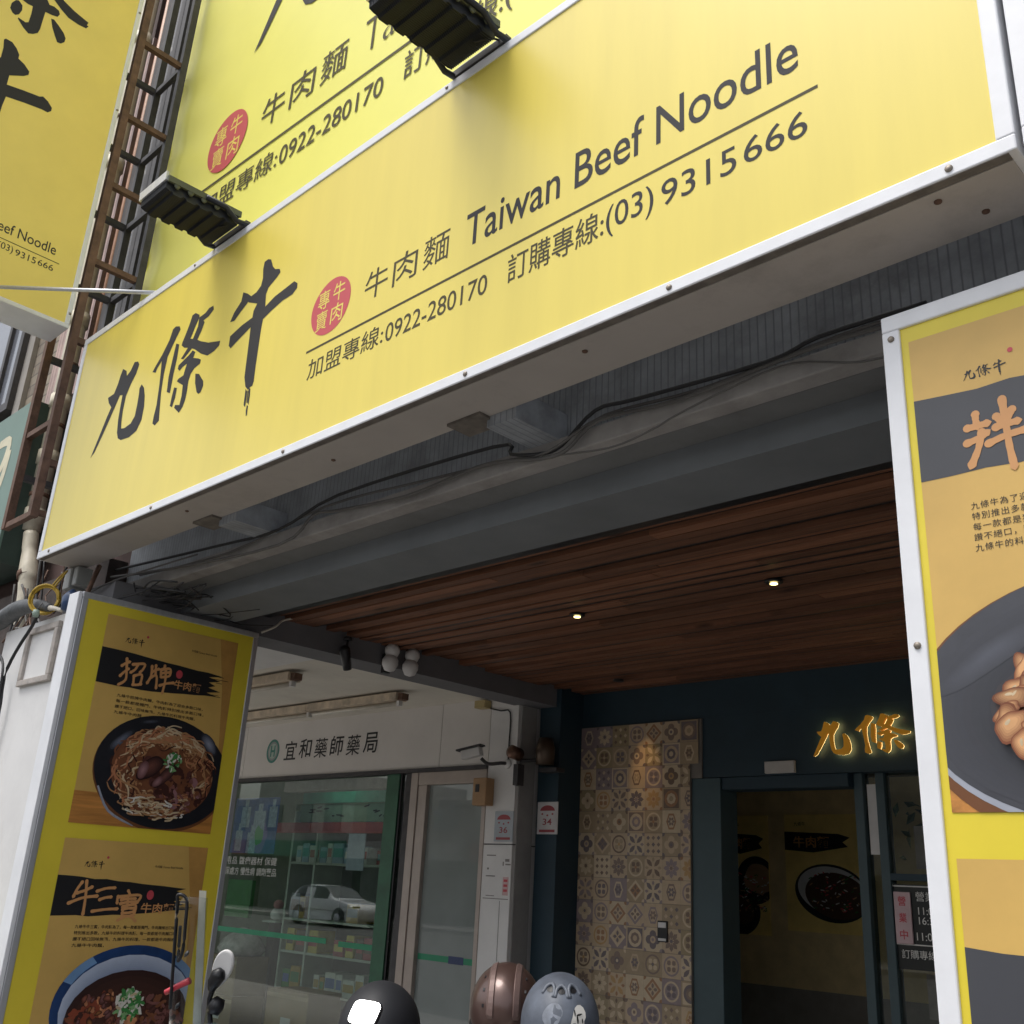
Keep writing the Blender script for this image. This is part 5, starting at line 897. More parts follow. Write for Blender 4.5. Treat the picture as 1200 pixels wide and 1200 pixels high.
# shelves and goods
sh = mat('shelf_white', (.42, .46, .40), .5)
s_ = thing('shelf_unit', 'tall pharmacy shelf unit packed with boxes behind the glass', 'shelf', (-8.6, 6.9, 0))
LV = (.12, .50, .86, 1.18, 1.745, 2.10)
for z in LV: MB().box(-9.96, -7.3, 6.88, 7.25, z, z+.022, sh).build('shelf', s_)
for x in (-9.97, -9.52, -8.05, -7.3): MB().box(x-.015, x+.015, 6.875, 7.25, 0, 2.3, sh).build('upright', s_)
MB().box(-9.98, -7.28, 7.252, 7.27, 0, 2.32, mat('shelf_back', (.10, .12, .10), .7)).build('back', s_)
GC = {'teal': (.05, .22, .22), 'white': (.55, .55, .52), 'green': (.05, .20, .06), 'ochre': (.38, .25, .05), 'blue': (.06, .12, .32), 'red': (.35, .05, .05), 'grey': (.2, .21, .22), 'yellow': (.5, .38, .06), 'brown': (.12, .07, .045), 'pale blue': (.25, .36, .45)}
GM = {k: mat('goods_'+k.replace(' ', '_'), v, .45, var=.15, vs=25) for k, v in GC.items()}
names = ('bottom', 'second', 'third', 'middle', 'upper', 'top')
for li, (z, cols, hh) in enumerate(zip(LV, (('grey', 'brown'), ('ochre', 'green', 'blue', 'white'), ('yellow', 'brown', 'red'), ('grey', 'brown', 'ochre'), ('white', 'teal', 'red', 'pale blue'), ('blue', 'green')), (.22, .2, .2, .24, .19, .16))):
    x = -9.9
    while x < -7.4:
        wd = random.uniform(.08, .2); c_ = random.choice(cols); h_ = hh*random.uniform(.7, 1.1)
        if random.random() < (.35 if li == 3 else .92):
            q = MB().box(x, x+wd-.012, 6.90, 7.12, z+.023, z+.023+h_, GM[c_])
            q.box(x+.01, x+wd-.022, 6.8985, 6.90, z+.023+h_*.3, z+.023+h_*.75, GM[random.choice([k for k in cols if k != c_] or cols)])
            tag(q.build('medicine_box'), '%s medicine box on the %s shelf behind pharmacy glass' % (c_, names[li]), 'box', '%s boxes on the %s pharmacy shelf' % (c_, names[li]))
        x += wd+random.choice((0, 0, .03))
card = mat('brown_cardboard', (.235, .155, .075), .8, var=.12)
def carton(x0, x1, z0, z1, y, lab):
    o = thing('carton', lab, 'carton', ((x0+x1)/2, y, z0)); MB().box(x0, x1, y, y+.4, z0, z1, card).build('case', o, bevel=.006)
    MB().box((x0+x1)/2-.07, (x0+x1)/2+.09, y-.003, y-.0005, z0+.14, z0+.29, mat('carton_label', (.5, .5, .5), .6)).build('paper_label', o)
    MB().box(x0+.002, x1-.002, y-.002, y-.0005, z1-.07, z1-.035, mat('packing_tape', (.30, .21, .11), .3)).build('tape', o)
carton(-10.85, -10.25, .03, .40, 6.55, 'brown carton with white label, lowest of the window stack')
carton(-10.85, -10.25, .405, .78, 6.55, 'brown carton with white label, upper one of window stack')
carton(-9.55, -8.85, .03, .56, 6.5, 'wide brown carton with white label below the shelves')
carton(-11.55, -10.9, .03, .55, 6.6, 'brown carton at the far left of the window stack')
o = thing('plastic_bag', 'crumpled clear plastic bag lying on the upper carton', 'bag', (-10.5, 6.75, .79))
MB().lathe([(.22, 0), (.27, .06), (.2, .17), (.1, .24), (.04, .28)], mat('crumpled_plastic', (.42, .38, .36), .25, var=.3, vs=14, bump=.9, bs=12), (-10.5, 6.75, .785), 12).build('bag', o)
o = thing('doll', 'small toy figure with pink head and white body inside window', 'doll', (-10.27, 7.0, 1.15))
MB().lathe([(.03, 0), (.07, .02), (.08, .07), (.05, .12)], M['white_p'], (-10.27, 7.0, 1.152), 14).build('body', o); MB().lathe([(.02, 0), (.055, .03), (.055, .07), (.02, .1)], mat('doll_pink', (.5, .22, .22), .5), (-10.27, 7.0, 1.265), 14).build('head', o)
o = thing('display_stand', 'narrow dark display stand under the toy figure', 'stand', (-10.27, 7, 0)); MB().box(-10.40, -10.14, 6.9, 7.1, 1.13, 1.15, sh).build('top', o); MB().box(-10.33, -10.21, 6.94, 7.06, .011, 1.13, mat('stand_brown', (.05, .035, .025), .6)).build('post', o)
o = thing('product_poster', 'blue poster of bottles stuck inside the pharmacy window', 'poster', (-9.4, 6.0, 2.1))
pb = mat('poster_blue', (.03, .08, .26), .4, var=.35, vs=9); F = Flat((0, 6.0, 0), (1, 0, 0), (0, 0, 1), (0, -1, 0)); c = (-9.80, -9.0, 1.81, 2.35)
for i, (a, b_, wd) in enumerate(((-9.66, 2.06, .16), (-9.42, 2.02, .2), (-9.16, 2.06, .14), (-9.72, 1.83, .12), (-9.5, 1.81, .16))):
    F.rect(a, a+wd, b_, b_+.2, mat('bottle_pale', (.30, .36, .46), .4, var=.4, vs=30), .001, c); F.rect(a+wd*.3, a+wd*.7, b_+.2, b_+.27, mat('bottle_pale', (.3, .36, .46), .4), .001, c)
F.ell(-9.3, 1.98, .16, .15, mat('poster_violet', (.16, .12, .34), .4), .0008, c, n=18, wob=.15); F.ell(-9.3, 1.98, .07, .1, mat('poster_green', (.05, .26, .06), .4), .0015, c, n=14, wob=.2)
MB().box(-9.80, -9.0, 6.001, 6.006, 1.81, 2.35, pb).build('sheet', o); F.build('print', o)
for nm, lab, q, col in (('hanging_banner', 'green hanging panel inside the pharmacy', (-9.47, -8.03, 6.6, 6.63, 2.345, 2.47), (.03, .26, .17)), ('price_banner', 'pale green hanging banner above a red strip in the pharmacy', (-9.5, -8.0, 6.61, 6.625, 2.16, 2.335), (.22, .32, .24)), ('red_strip', 'red strip hanging under the pale green banner', (-9.9, -8.0, 6.6, 6.63, 2.05, 2.155), (.42, .07, .07)), ('paper_sheet', 'pale blue paper sheet taped under the red strip', (-8.60, -8.33, 6.59, 6.60, 1.70, 2.045), (.42, .46, .55)), ('green_sheet', 'green leaflet board at the far left of the pharmacy window', (-11.2, -10.7, 6.9, 6.95, 1.15, 1.55), (.05, .22, .05)), ('yellow_box', 'yellow box on a stand by the green door post', (-7.55, -7.3, 6.5, 6.7, 1.35, 1.52), (.40, .29, .03)), ('door_operator', 'pale door operator unit under the fascia inside', (-9.0, -7.3, 6.03, 6.16, 2.40, 2.50), (.45, .36, .34))):
    tag(MB().box(*q, mat('goods_'+nm, col, .5, var=.15, vs=12)).build(nm, bevel=.002), lab, nm.split('_')[-1])
F = Flat((0, 6.608, 0), (1, 0, 0), (0, 0, 1), (0, -1, 0))
for k in range(14): a = random.uniform(-9.4, -8.1); b_ = random.uniform(2.19, 2.31); F.strip([(a, b_), (a+random.uniform(.03, .12), b_+random.uniform(-.01, .02))], .012, M['ink'], 0)
tag(F.build('handwriting'), 'dark handwritten strokes on the pale green pharmacy banner', 'writing')
MB().box(-7.5, -7.35, 6.55, 6.65, .02, 1.349, sh).build('stand', bpy.data.objects['yellow_box'], True)
# fluorescent fittings under the arcade ceiling
def batten(x0, x1, y, lab):
    o = thing('fluorescent_fitting', lab, 'light fitting', ((x0+x1)/2, y, 2.97), 'rusty fluorescent fittings')
    MB().box(x0, x1, y-.06, y+.06, 2.975, 3.04, mat('rusty_white', (.60, .50, .38), .6, var=.3, vs=9, dirt=.7)).build('tray', o, bevel=.005)
    MB().box(x1+.001, x1+.05, y-.035, y+.035, 2.98, 3.03, M['rust']).build('end_cap', o); MB().tube([(x0+.04, y, 2.955), (x1-.03, y, 2.955)], .017, mat('unlit_tube', (.62, .58, .5), .3), 10, 1).build('tube', o); MB().box(x1-.03, x1, y-.02, y+.02, 2.935, 2.975, M['white_p']).build('socket', o)
batten(-7.75, -6.48, 4.31, 'rusty fluorescent fitting nearest the timber ceiling'); batten(-7.6, -6.38, 5.27, 'rusty fluorescent fitting above the pharmacy name'); batten(-8.9, -7.62, 5.28, 'rusty fluorescent fitting further along above the pharmacy emblem')

# things on the white pillar
o = thing('security_camera', 'small white security camera on a dark arm on the pillar', 'camera', (-5.85, 5.89, 2.6))
m3 = rotm(0, R(-12), R(18)); MB().cbox((-5.99, 5.72, 2.60), (.085, .035, .035), M['white_p'], m3).build('body', o, bevel=.008); MB().cbox((-6.0, 5.71, 2.64), (.11, .045, .006), M['dsteel'], m3).build('sunshield', o)
MB().tube([(-5.91, 5.75, 2.56), (-5.86, 5.78, 2.52), (-5.78, 5.84, 2.53), (-5.76, 5.89, 2.53)], .014, M['dsteel'], 8).build('arm', o); MB().lathe([(.04, 0), (.03, .02)], M['white_p'], (-5.755, 5.893, 2.53), 14, rotm(R(90))).build('base', o)
tag(MB().tube([(-5.98, 5.885, 2.98), (-5.85, 5.88, 2.95), (-5.75, 5.885, 2.93), (-5.745, 5.885, 2.7), (-5.745, 5.885, 2.56)], .006, M['wire']).build('camera_wire'), 'dark wire running down the pillar to the security camera', 'wire')
tag(MB().box(-6.1, -5.985, 5.82, 5.899, 2.98, 3.04, mat('yellowed_plastic', (.48, .38, .18), .5)).build('cable_box'), 'yellowed plastic cable box at the top of the pillar', 'box')
o = thing('intercom', 'wooden-coloured door intercom box beside the frosted door', 'intercom', (-5.97, 5.87, 2.3))
wd_ = mat('tan_plastic', (.40, .24, .12), .5, var=.1); MB().box(-6.04, -5.89, 5.80, 5.894, 2.21, 2.42, wd_).build('case', o, bevel=.008); MB().box(-6.005, -5.965, 5.796, 5.80, 2.31, 2.37, M['black']).build('button', o)
def plaque(x0, z0, wd, hg, y, num, lab, base):
    o = thing('house_number_plaque', lab, 'plaque', (x0+wd/2, y, z0)); MB().box(x0, x0+wd, y-.008, y-.0005, z0, z0+hg, base).build('plate', o, bevel=.002)
    F = Flat((0, y-.008, 0), (1, 0, 0), (0, 0, 1), (0, -1, 0)); rd = mat('plaque_red', (.36, .07, .08), .5); cx = x0+wd/2
    F.poly([(cx+wd*.36*math.cos(t), z0+hg*.72+hg*.17*math.sin(t)) for t in [math.pi*i/12 for i in range(13)]], rd, .001)
    for k in (-.25, 0, .25): F.ell(cx+k*wd, z0+hg*(.62 if k else .58), wd*.05, hg*.03, rd, .001, n=10)
    if num: F.text(num, cx-wd*.22, z0+hg*.28, rd, .001, height=hg*.2, width=wd*.44, bold=.01)
    else:
        F.rect(cx-wd*.2, cx-wd*.03, z0+hg*.38, z0+hg*.46, rd, .001); F.rect(cx+wd*.03, cx+wd*.2, z0+hg*.38, z0+hg*.46, rd, .001); F.rect(cx-wd*.18, cx+wd*.18, z0+hg*.28, z0+hg*.34, rd, .001); F.rect(cx-wd*.22, cx+wd*.22, z0+hg*.2, z0+hg*.25, rd, .001)
    F.rect(cx-wd*.38, cx+wd*.38, z0+hg*.06, z0+hg*.14, rd, .001); F.build('print', o)
plaque(-5.86, 1.945, .2, .225, 5.895, '36', 'small white plaque with red fan emblem on the white pillar', mat('plaque_bluegrey', (.42, .46, .5), .4))
plaque(-5.60, 2.015, .21, .24, 6.1, '34', 'white plaque reading 34 with red fan emblem on the teal pilaster', mat('plaque_white', (.62, .60, .6), .4))
F = Flat((0, 5.8945, 0), (1, 0, 0), (0, 0, 1), (0, -1, 0)); F.rect(-5.745, -5.685, 1.56, 1.69, mat('pinkish_label', (.6, .4, .4), .5), .001)
for z in (1.655, 1.62, 1.585): F.rect(-5.735, -5.695, z, z+.018, M['red'], .0015)
tag(F.build('red_label'), 'small red and white sticker on the lower white pillar', 'sticker')
F = Flat((0, 5.8945, 0), (1, 0, 0), (0, 0, 1), (0, -1, 0))
for a, b_, wd, hg in ((-5.93, 1.84, .1, .008), (-5.92, 1.74, .02, .014), (-5.93, 1.69, .1, .008), (-5.92, 1.55, .09, .006), (-5.73, 1.80, .045, .02), (-5.725, 1.775, .055, .01), (-5.755, 1.77, .012, .03), (-5.95, 1.53, .27, .006), (-5.77, 1.1, .006, .42)): F.rect(a, a+wd, b_, b_+hg, mat('pencil_grey', (.25, .23, .22), .7), .001)
tag(F.build('pillar_marks'), 'small grey notes and scuffs on the lower white pillar', 'marks')
o = thing('siren_lamp', 'dark wall lamp pair mounted at the pilaster corner', 'wall lamp', (-5.6, 6.0, 2.55))
MB().lathe([(.02, -.06), (.05, -.05), (.05, .05), (.02, .06)], mat('tarnished_copper', (.18, .10, .07), .3, .6), (-5.63, 5.84, 2.6), 16, rotm(R(80))).build('lamp_head', o); MB().lathe([(.07, -.1), (.075, .02), (.055, .1)], mat('tarnished_bronze', (.10, .07, .05), .35, .5), (-5.44, 5.98, 2.62), 16).build('lamp_head', o)
MB().box(-5.66, -5.61, 5.86, 5.93, 2.36, 2.52, M['dsteel']).build('transformer', o); MB().tube([(-5.63, 5.9, 2.55), (-5.55, 5.98, 2.56), (-5.44, 6.06, 2.6)], .014, M['dsteel']).box(-5.52, -5.34, 6.0, 6.1, 2.47, 2.5, M['dsteel']).build('bracket', o)

# ---------------------------------------------------------------- helmets and scooters at the kerb
def helmet(name, lab, c, yaw, tilt, mt, trim, style):
    o = thing(name, lab, 'helmet', c, None, yaw); b = MB(); NU, NV = 28, 14; m3 = rotm(tilt); rings = []
    for i in range(NV+1):
        ph = -.42+(math.pi/2+.42)*i/NV; ring = []
        for k in range(NU):
            th = 2*math.pi*k/NU; cx = math.cos(ph)*.118*math.cos(th); cy = math.cos(ph)*.148*math.sin(th); cz = math.sin(ph)*.135
            low = max(0, -math.sin(ph)); cx *= 1+.1*low; cy *= 1+.04*low
            q = 1+.02*math.cos(4*th)*math.cos(ph)*.5; ring.append(m3 @ Vector((cx*q, cy*q, cz)))
        rings.append(ring)
    b.sweep(rings, mt, False).build('shell', o, True)
    b = MB(); pr = [m3 @ Vector((.118*1.05*math.cos(t)*math.cos(-.42), .148*1.03*math.sin(t)*math.cos(-.42), -.055)) for t in [2*math.pi*k/24 for k in range(25)]]
    b.tube(pr, .009, M['black'], 8, 1).build('edge_trim', o, True)
    def on(az, el, s=1.0): return m3 @ Vector((s*.118*math.cos(el)*math.cos(az), s*.148*math.cos(el)*math.sin(az), s*.135*math.sin(el)))
    if style == 'ridge':
        b = MB()
        for sx in (-1, 1):
            rows_ = []
            for a in [R(x) for x in range(-20, 201, 8)]:
                e_ = 1.0 if 5 < math.degrees(a) < 175 else .94
                sec_ = []
                for oo, up in ((.030, .99), (.034, 1.035), (.050, 1.04), (.056, .99)):
                    k_ = math.sqrt(max(0, 1-(oo/.118)**2)); sec_.append(m3 @ Vector((sx*oo, .148*math.cos(a)*k_*up*e_, .135*math.sin(a)*k_*up*e_)))
                rows_.append(sec_)
            b.sweep(rows_, trim, True, False)
        b.build('ridges', o, True); b = MB()
        for sx in (-1, 1):
            for a in (20, 45, 70): b.cbox(m3 @ Vector((sx*.068, -.148*.815*math.cos(R(a)), .135*.815*math.sin(R(a)))), (.003, .005, .002), M['black'], m3 @ rotm(R(90-a)))
        b.build('vents', o, True)
    elif style == 'vent':
        b = MB(); v = MB()
        for k in (-1, 0, 1):
            a0 = R(-90+k*34); b.tube([on(a0-.25, R(50), .985), on(a0-.24, R(60), 1.012), on(a0, R(66), 1.028), on(a0+.24, R(60), 1.012), on(a0+.25, R(50), .985)], .0055, trim, 8, 3); v.add([on(a0, R(60), 1.006)]+[on(a0+.19*math.cos(2*math.pi*k2/14), R(59)+.075*math.sin(2*math.pi*k2/14), 1.006) for k2 in range(14)], [(0, k2+1, (k2+1) % 14+1) for k2 in range(14)], M['black'])
        b.build('vent_hoods', o, True); v.build('vents', o, True)
        st = MB(); stk = mat('sticker_white', (.72, .70, .66), .4); pts = [(.5+.06*math.cos(2*math.pi*k/16)*(1+.25*math.sin(5*k)), .3) for k in range(16)]
        def patch(az, el, ra, re, mt_, s, wob=0, n=18): st.add([on(az, el, s)]+[on(az+ra*math.cos(2*math.pi*k/n)*(1+wob*math.sin(2.3*k*3)), el+re*math.sin(2*math.pi*k/n)*(1+wob*math.sin(2.3*k*3)), s) for k in range(n)], [(0, k+1, (k+1) % n+1) for k in range(n)], mt_)
        patch(R(-62), R(24), .25, .24, stk, 1.012, .3)
        for a_, e_, ra, re in ((-.08, .12, .02, .07), (.06, .08, .09, .02), (-.02, -.02, .025, .09), (.12, -.06, .02, .05), (-.13, -.08, .05, .018), (.03, -.15, .07, .02)): patch(R(-62)+a_, R(24)+e_, ra, re, M['black'], 1.016, .35, 9)
        patch(R(-98), R(6), .07, .035, stk, 1.012); patch(R(-105), R(30), .3, .22, mat('scuffed_paint', (.20, .22, .26), .5, var=.3, vs=30), 1.006, .16); patch(R(-100), R(14), .25, .05, mat('scuffed_paint', (.2, .22, .26), .5), 1.007, .3)
        st.build('stickers', o, True)
    return o
helmet('helmet', 'glossy bronze-brown helmet with two raised ridges, middle of the three', (-2.62, 2.735, 1.235), R(40), R(14), mat('bronze_gloss', (.11, .066, .056), .32, .4, var=.06, coat=.3), mat('bronze_trim', (.20, .135, .12), .35, .3), 'ridge')
helmet('helmet', 'scuffed blue-grey helmet with roof vents and a white sticker', (-2.27, 2.61, 1.235), R(42), R(16), mat('matt_blue_grey', (.10, .115, .145), .5, var=.35, vs=10), mat('matt_blue_grey2', (.13, .145, .175), .45), 'vent')
hb = helmet('helmet', 'plain black helmet behind the square scooter mirror', (-3.075, 2.575, 1.12), R(40), R(4), mat('satin_black', (.017, .018, .022), .6, var=.15), M['black'], 'plain'); hb.scale = (1.2, 1.2, 1.15)

def scooter(name, lab, c, yaw, body, shield):
    o = thing(name, lab, 'scooter', c, None, yaw)
    def sec(y, z, w_, h_, n=14): return [(w_*math.cos(2*math.pi*k/n), y+.0*k, z+h_*math.sin(2*math.pi*k/n)) for k in range(n)]
    MB().sweep([sec(.52, .62, .10, .05), sec(.50, .72, .16, .09), sec(.44, .60, .17, .26), sec(.36, .50, .17, .27), sec(.30, .40, .15, .15)], body).build('front_shield', o, True)
    MB().sweep([sec(.36, .30, .12, .06), sec(.1, .27, .16, .05), sec(-.12, .30, .15, .08)], M['black']).build('floorboard', o, True)
    MB().sweep([sec(-.12, .45, .13, .2), sec(-.3, .52, .17, .22), sec(-.6, .60, .15, .16), sec(-.85, .68, .06, .06)], body).build('rear_body', o, True)
    MB().sweep([sec(-.1, .74, .11, .05), sec(-.25, .76, .15, .06), sec(-.5, .78, .15, .06), sec(-.72, .82, .10, .05)], M['black']).build('seat', o, True)
    for y in (.62, -.55):
        wl_ = MB(); wl_.lathe([(.17, -.05), (.24, -.045), (.26, 0), (.24, .045), (.17, .05)], M['black'], (0, y, .26), 24, rotm(0, R(90))); wo_ = wl_.build('wheel', o, True)
        MB().lathe([(.03, -.055), (.165, -.04), (.165, .04), (.03, .055)], M['alu'], (0, y, .26), 18, rotm(0, R(90))).build('rim', wo_, True)
    MB().tube([(0, .62, .28), (0, .5, .7), (0, .40, .96)], .035, M['dsteel']).build('fork', o, True)
    MB().sweep([sec(.54, .93, .03, .02), sec(.52, .95, .15, .06), sec(.44, .985, .19, .075), sec(.34, .985, .15, .06), sec(.29, .975, .05, .03)], body).build('handlebar_cowl', o, True)
    MB().tube([(-.34, .30, .97), (-.2, .38, .985), (.2, .38, .985), (.34, .30, .97)], .018, M['black']).build('handlebar', o, True)
    MB().lathe([(.02, -.02), (.06, -.01), (.075, .03), (.05, .045)], M['chrome'], (0, .56, .9), 18, rotm(R(-100))).build('headlight', o, True)
    return o
sc = scooter('scooter', 'silver-blue scooter with clear windshield and teardrop mirror by the left board', (-3.99, 1.99, -.0), R(-20), mat('silver_blue_paint', (.30, .36, .44), .25, .4, var=.05, coat=.6), True)
def W(o, *ps):
    i = o.matrix_basis.inverted(); return [i @ Vector(p) for p in ps]
bpy.context.view_layer.update()
ax = Vector((-3.798, 2.385, 1.312))-Vector((-3.867, 2.385, 1.18)); L_ = ax.length; ax.normalize(); ctr = Vector((-3.835, 2.385, 1.25)); nrm = Vector((.62, -.66, .35)).normalized(); nrm = (nrm-ax*nrm.dot(ax)).normalized(); sd_ = ax.cross(nrm)
def mirror(parent, ctr, ax, nrm, ln, wd, mts, sq):
    sd_ = ax.cross(nrm); i = parent.matrix_basis.inverted(); b = MB(); N = 28
    def out(t, q):
        c_, s_2 = math.cos(t), math.sin(t); e = .45 if sq else 1
        x = math.copysign(abs(c_)**e, c_)*wd; y = math.copysign(abs(s_2)**e, s_2)*ln
        if not sq: x *= (1+.22*s_2)
        return ctr+sd_*x*q+ax*y*q
    rings = [[i @ (out(2*math.pi*k/N, q)-nrm*d) for k in range(N)] for q, d in ((.35, .035), (.8, .026), (1, .01), (1.0, 0), (.93, -.002))]
    b.sweep(rings, mts[0]); h = b.build('mirror', parent, True)
    g = MB(); g.add([i @ (out(2*math.pi*k/N, .9)+nrm*.004) for k in range(N)], [tuple(range(N))], mts[1]); g.build('mirror_glass', h, True)
    return h
mh = mirror(sc, ctr, ax, nrm, .078, .040, (M['white_p'], M['white_p']), False)
low = MB(); i_ = sc.matrix_basis.inverted(); N = 20
lp_ = [ctr-ax*.085+nrm*.012, ctr-ax*.05+nrm*.016, ctr-ax*.015+nrm*.014+sd_*.004, ctr+ax*.008+nrm*.010+sd_*.006]
low.tube([i_ @ p for p in lp_], [.012, .026, .030, .012], M['black'], 12, 4).build('mirror_arm_cover', mh, True)
MB().tube([i_ @ p for p in (ctr-ax*.075, Vector((-3.89, 2.385, 1.14)), Vector((-3.9, 2.40, 1.09)), Vector((-3.9, 2.42, 1.02)))], .010, M['black']).build('mirror_stalk', sc, True)
MB().lathe([(.01, -.03), (.03, -.022), (.034, .012), (.016, .025)], M['black'], i_ @ Vector((-3.862, 2.40, 1.118)), 16, rotm(R(70))).build('brake_reservoir', sc, True)
# clear windshield sheet with strap loop and red clip
def wq(*p): return i_ @ Vector(p)
clr = glass('clear_plastic', (.90, .92, .93), 1.5)
b = MB(); rows = []
for t in [k/8 for k in range(9)]:
    rows.append([Vector((-4.012, 2.30, 1.02)).lerp(Vector((-3.90, 2.18, 1.54-.03)), t)+(Vector((.092, .085, .0)))*u+Vector((.5, -.5, 0))*.02*math.sin(math.pi*u) for u in (0, .25, .5, .75, 1)])
b.add([i_ @ p for r_ in rows for p in r_], [(k*5+j, k*5+j+1, (k+1)*5+j+1, (k+1)*5+j) for k in range(8) for j in range(4)], clr, True)
ws = b.build('windshield', sc, True); ws.modifiers.new('thickness', 'SOLIDIFY').thickness = .002
b = MB(); wp = mat('milky_strip', (.62, .60, .50), .35, var=.15)
e0, e1 = Vector((-3.935, 2.375, 1.03)), Vector((-3.825, 2.25, 1.535)); q = Vector((.72, .69, 0))*.016
b.add([i_ @ p for p in (e0-q, e0+q, e1+q*.8, e1-q*.9, e0-q+Vector((.003, -.003, 0)), e0+q+Vector((.003, -.003, 0)), e1+q*.8+Vector((.003, -.003, 0)), e1-q*.9+Vector((.003, -.003, 0)))], [(0, 1, 2, 3), (4, 5, 6, 7), (0, 1, 5, 4), (1, 2, 6, 5), (2, 3, 7, 6), (3, 0, 4, 7)], wp).build('edge_strip', ws, True)
MB().tube([wq(*p) for p in ((-3.975, 2.27, 1.10), (-3.935, 2.225, 1.33), (-3.905, 2.195, 1.47), (-3.887, 2.18, 1.515), (-3.862, 2.205, 1.50), (-3.862, 2.215, 1.42), (-3.885, 2.235, 1.32), (-3.925, 2.245, 1.275), (-3.942, 2.25, 1.31), (-3.905, 2.22, 1.40))], .0065, M['black'], 8, 5).build('strap_loop', ws, True)
MB().tube([wq(-4.002, 2.255, 1.155), wq(-3.96, 2.275, 1.178), wq(-3.912, 2.30, 1.205)], [.011, .012, .014], mat('clip_red', (.55, .05, .07), .35), 6, 2).build('red_clip', ws, True)
b = MB()
for p in ((-3.93, 2.28, 1.3), (-3.965, 2.30, 1.19), (-3.975, 2.30, 1.11)): b.lathe([(.008, -.006), (.016, 0), (.008, .006)], mat('smoked_plastic', (.06, .06, .065), .3), wq(*p), 10, rotm(R(60)))
b.build('fastener', ws, True)
sc2 = scooter('scooter', 'dark scooter with a square mirror under the black helmet', (-2.74, 1.83, -.02), R(-10), mat('dark_scooter_paint', (.02, .022, .026), .25, .2, var=.05, coat=.6), False)
bpy.context.view_layer.update()
nm_ = Vector((.60, -1.0, 1.01)).normalized(); up_ = Vector((.08, 0, 1)); mirror(sc2, Vector((-2.77, 2.255, 1.215)), (up_-nm_*up_.dot(nm_)).normalized(), nm_, .046, .050, (M['black'], mat('mirror_silver', (.95, .95, .95), .03, 1, var=0)), True)
i_ = sc2.matrix_basis.inverted(); MB().tube([i_ @ Vector(p) for p in ((-2.77, 2.26, 1.18), (-2.75, 2.25, 1.08), (-2.74, 2.21, .97))], .010, M['black']).build('mirror_stalk', sc2, True)
sc3 = scooter('scooter', 'scooter carrying the bronze and blue-grey helmets on its handlebar', (-2.43, 2.30, 0), R(-12), mat('grey_scooter_paint', (.12, .12, .125), .3, .3, var=.05, coat=.5), False)

# ---------------------------------------------------------------- across the street (lights the scene, shows in the pharmacy glass)
fc = [((.42, .38, .33), 8), ((.50, .48, .45), 9.5), ((.34, .30, .28), 7.5), ((.46, .44, .40), 10), ((.40, .42, .42), 8.5), ((.52, .47, .40), 9)]
for k in range(10):
    x0 = -62+k*9; cl, hgt = fc[k % 6]
    o = thing('row_house', ('grey', 'beige', 'brown', 'cream', 'pale grey', 'tan', 'dull grey', 'sandy', 'rust brown', 'chalky')[k]+' row house across the street, mirrored in the pharmacy glass', 'house', (x0+4.5, -24, 0), 'row houses across the street')
    MB().box(x0, x0+8.98, -30, -22, 3.2, hgt*.72, mat('far_wall_%s' % 'abcdefghij'[k], cl, .8, dirt=.3)).build('wall', o); MB().box(x0+.3, x0+8.6, -26, -22.6, 0, 3.2, mat('far_shopfront', (.10, .105, .11), .3, var=.5, vs=1.5)).build('shopfront', o)
    MB().box(x0+.2, x0+8.8, -21.98, -21.6, 2.7, 3.5, mat('far_sign_%s' % 'abc'[k % 3], ((.30, .06, .05), (.06, .25, .16), (.45, .43, .40))[k % 3], .5)).build('shop_sign', o)
    for wx in (1.2, 4, 6.6):
        for wz in (4.0,): MB().box(x0+wx, x0+wx+1.4, -21.99, -21.9, wz, wz+1.4, gw).build('window', o)
car = thing('parked_car', 'white hatchback parked across the street, reflected in the pharmacy glass', 'car', (-36.5, -15.8, -.15))
cw = mat('car_white', (.88, .88, .88), .2, var=.02, coat=1); cg = mat('car_glass', (.02, .025, .03), .08)
prof = [(2.1, .26), (2.2, .4), (2.22, .58), (2.16, .74), (1.95, .88), (1.5, .97), (1.0, 1.03), (.82, 1.08), (.5, 1.27), (.15, 1.46), (-.05, 1.53), (-.5, 1.57), (-1.1, 1.55), (-1.55, 1.47), (-1.85, 1.32), (-2.1, 1.08), (-2.2, .95), (-2.23, .7), (-2.18, .45), (-2.08, .3), (-1.0, .24), (.5, .24)]
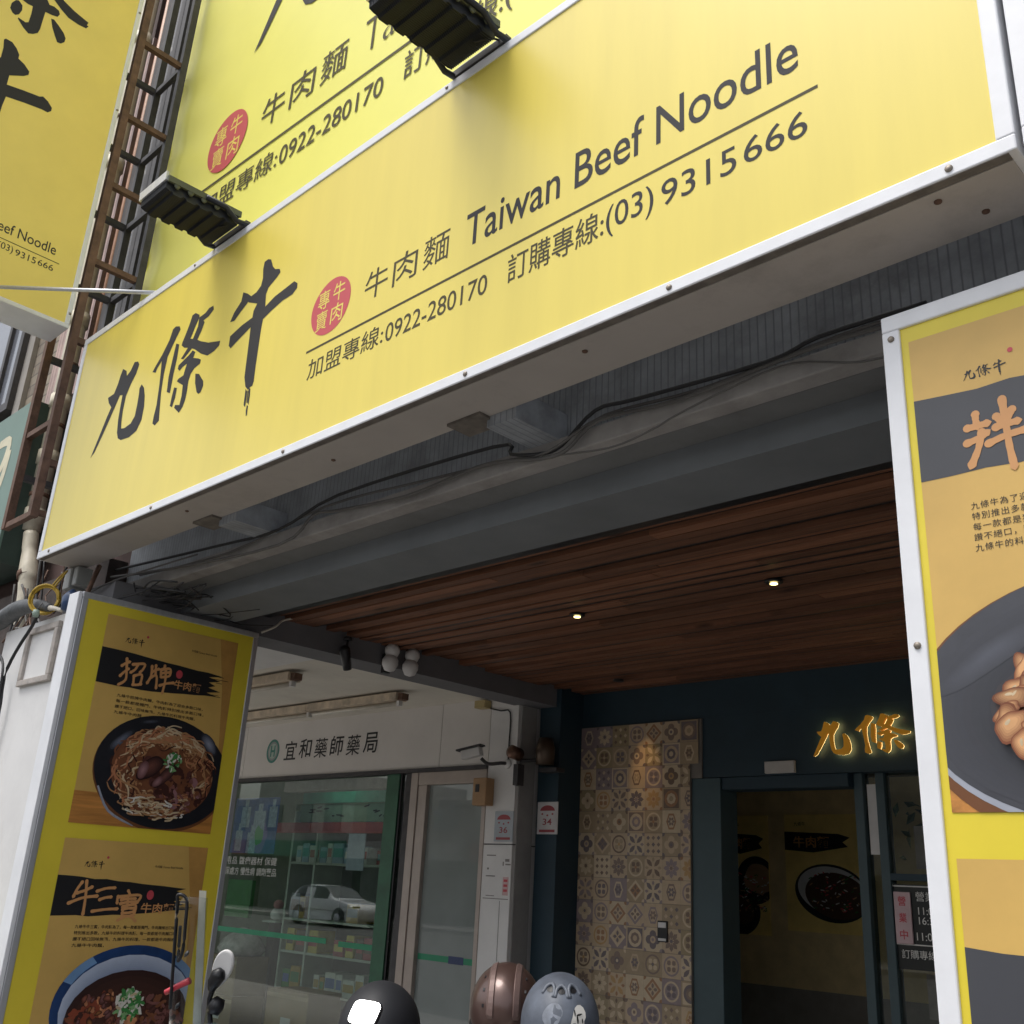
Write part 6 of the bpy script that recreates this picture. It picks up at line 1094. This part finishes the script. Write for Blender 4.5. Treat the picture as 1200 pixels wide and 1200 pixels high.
ys = [(-.92, .62), (-.91, .82), (-.87, .98), (-.85, 1.03), (-.74, 1.44), (-.69, 1.51), (-.5, 1.7), (0, 1.7), (.5, 1.7), (.69, 1.51), (.74, 1.44), (.85, 1.03), (.87, .98), (.91, .82), (.92, .62)]
rings = [[Vector((x*(1-.035*(abs(y_)/.92)**6), y_*(1-.10*max(0, (abs(x)-1.3)/.95)), min(z_, zm))) for x, z_ in prof] for y_, zm in ys]
bd = MB(); n_ = len(prof); bd.v = [tuple(p) for r_ in rings for p in r_]
for i in range(len(rings)-1):
    for k in range(n_):
        f = (i*n_+k, i*n_+(k+1) % n_, (i+1)*n_+(k+1) % n_, (i+1)*n_+k); c_ = sum((Vector(bd.v[q]) for q in f), Vector())/4; sp_ = abs(ys[i][0]+ys[i+1][0])/2
        side_g = .75 < sp_ < .85 and -1.75 < c_.x < .62 and abs(c_.x+.72) > .12 and c_.z < 1.5; front_g = sp_ < .72 and 1.08 < c_.z < 1.5
        bd.f.append(f); bd.mi.append(bd.m(cg if side_g or front_g else cw)); bd.smooth.append(True)
bd.f += [tuple(range(n_)), tuple(range((len(rings)-1)*n_, len(rings)*n_))]; bd.mi += [bd.m(cw)]*2; bd.smooth += [False]*2
bd.build('body', car, True)
for sy in (-1, 1):
    for x in (1.35, -1.35): MB().lathe([(.37, -.03), (.39, 0), (.37, .03)], M['black'], (x, sy*.905, .36), 22, rotm(R(90))).build('wheel_arch', car, True)
    MB().cbox((2.0, sy*.6, .75), (.12, .16, .07), M['black']).build('headlight', car, True); MB().cbox((-2.1, sy*.65, .9), (.08, .12, .08), M['red']).build('taillight', car, True)
    for x in (1.35, -1.35):
        wh = MB().lathe([(.2, -.1), (.31, -.09), (.33, 0), (.31, .09), (.2, .1)], M['black'], (x, sy*.87, .33), 20, rotm(R(90))).build('wheel', car, True); MB().lathe([(.03, -.105), (.2, -.1), (.2, .1), (.03, .105)], M['alu'], (x, sy*.872, .33), 14, rotm(R(90))).build('rim', wh, True)
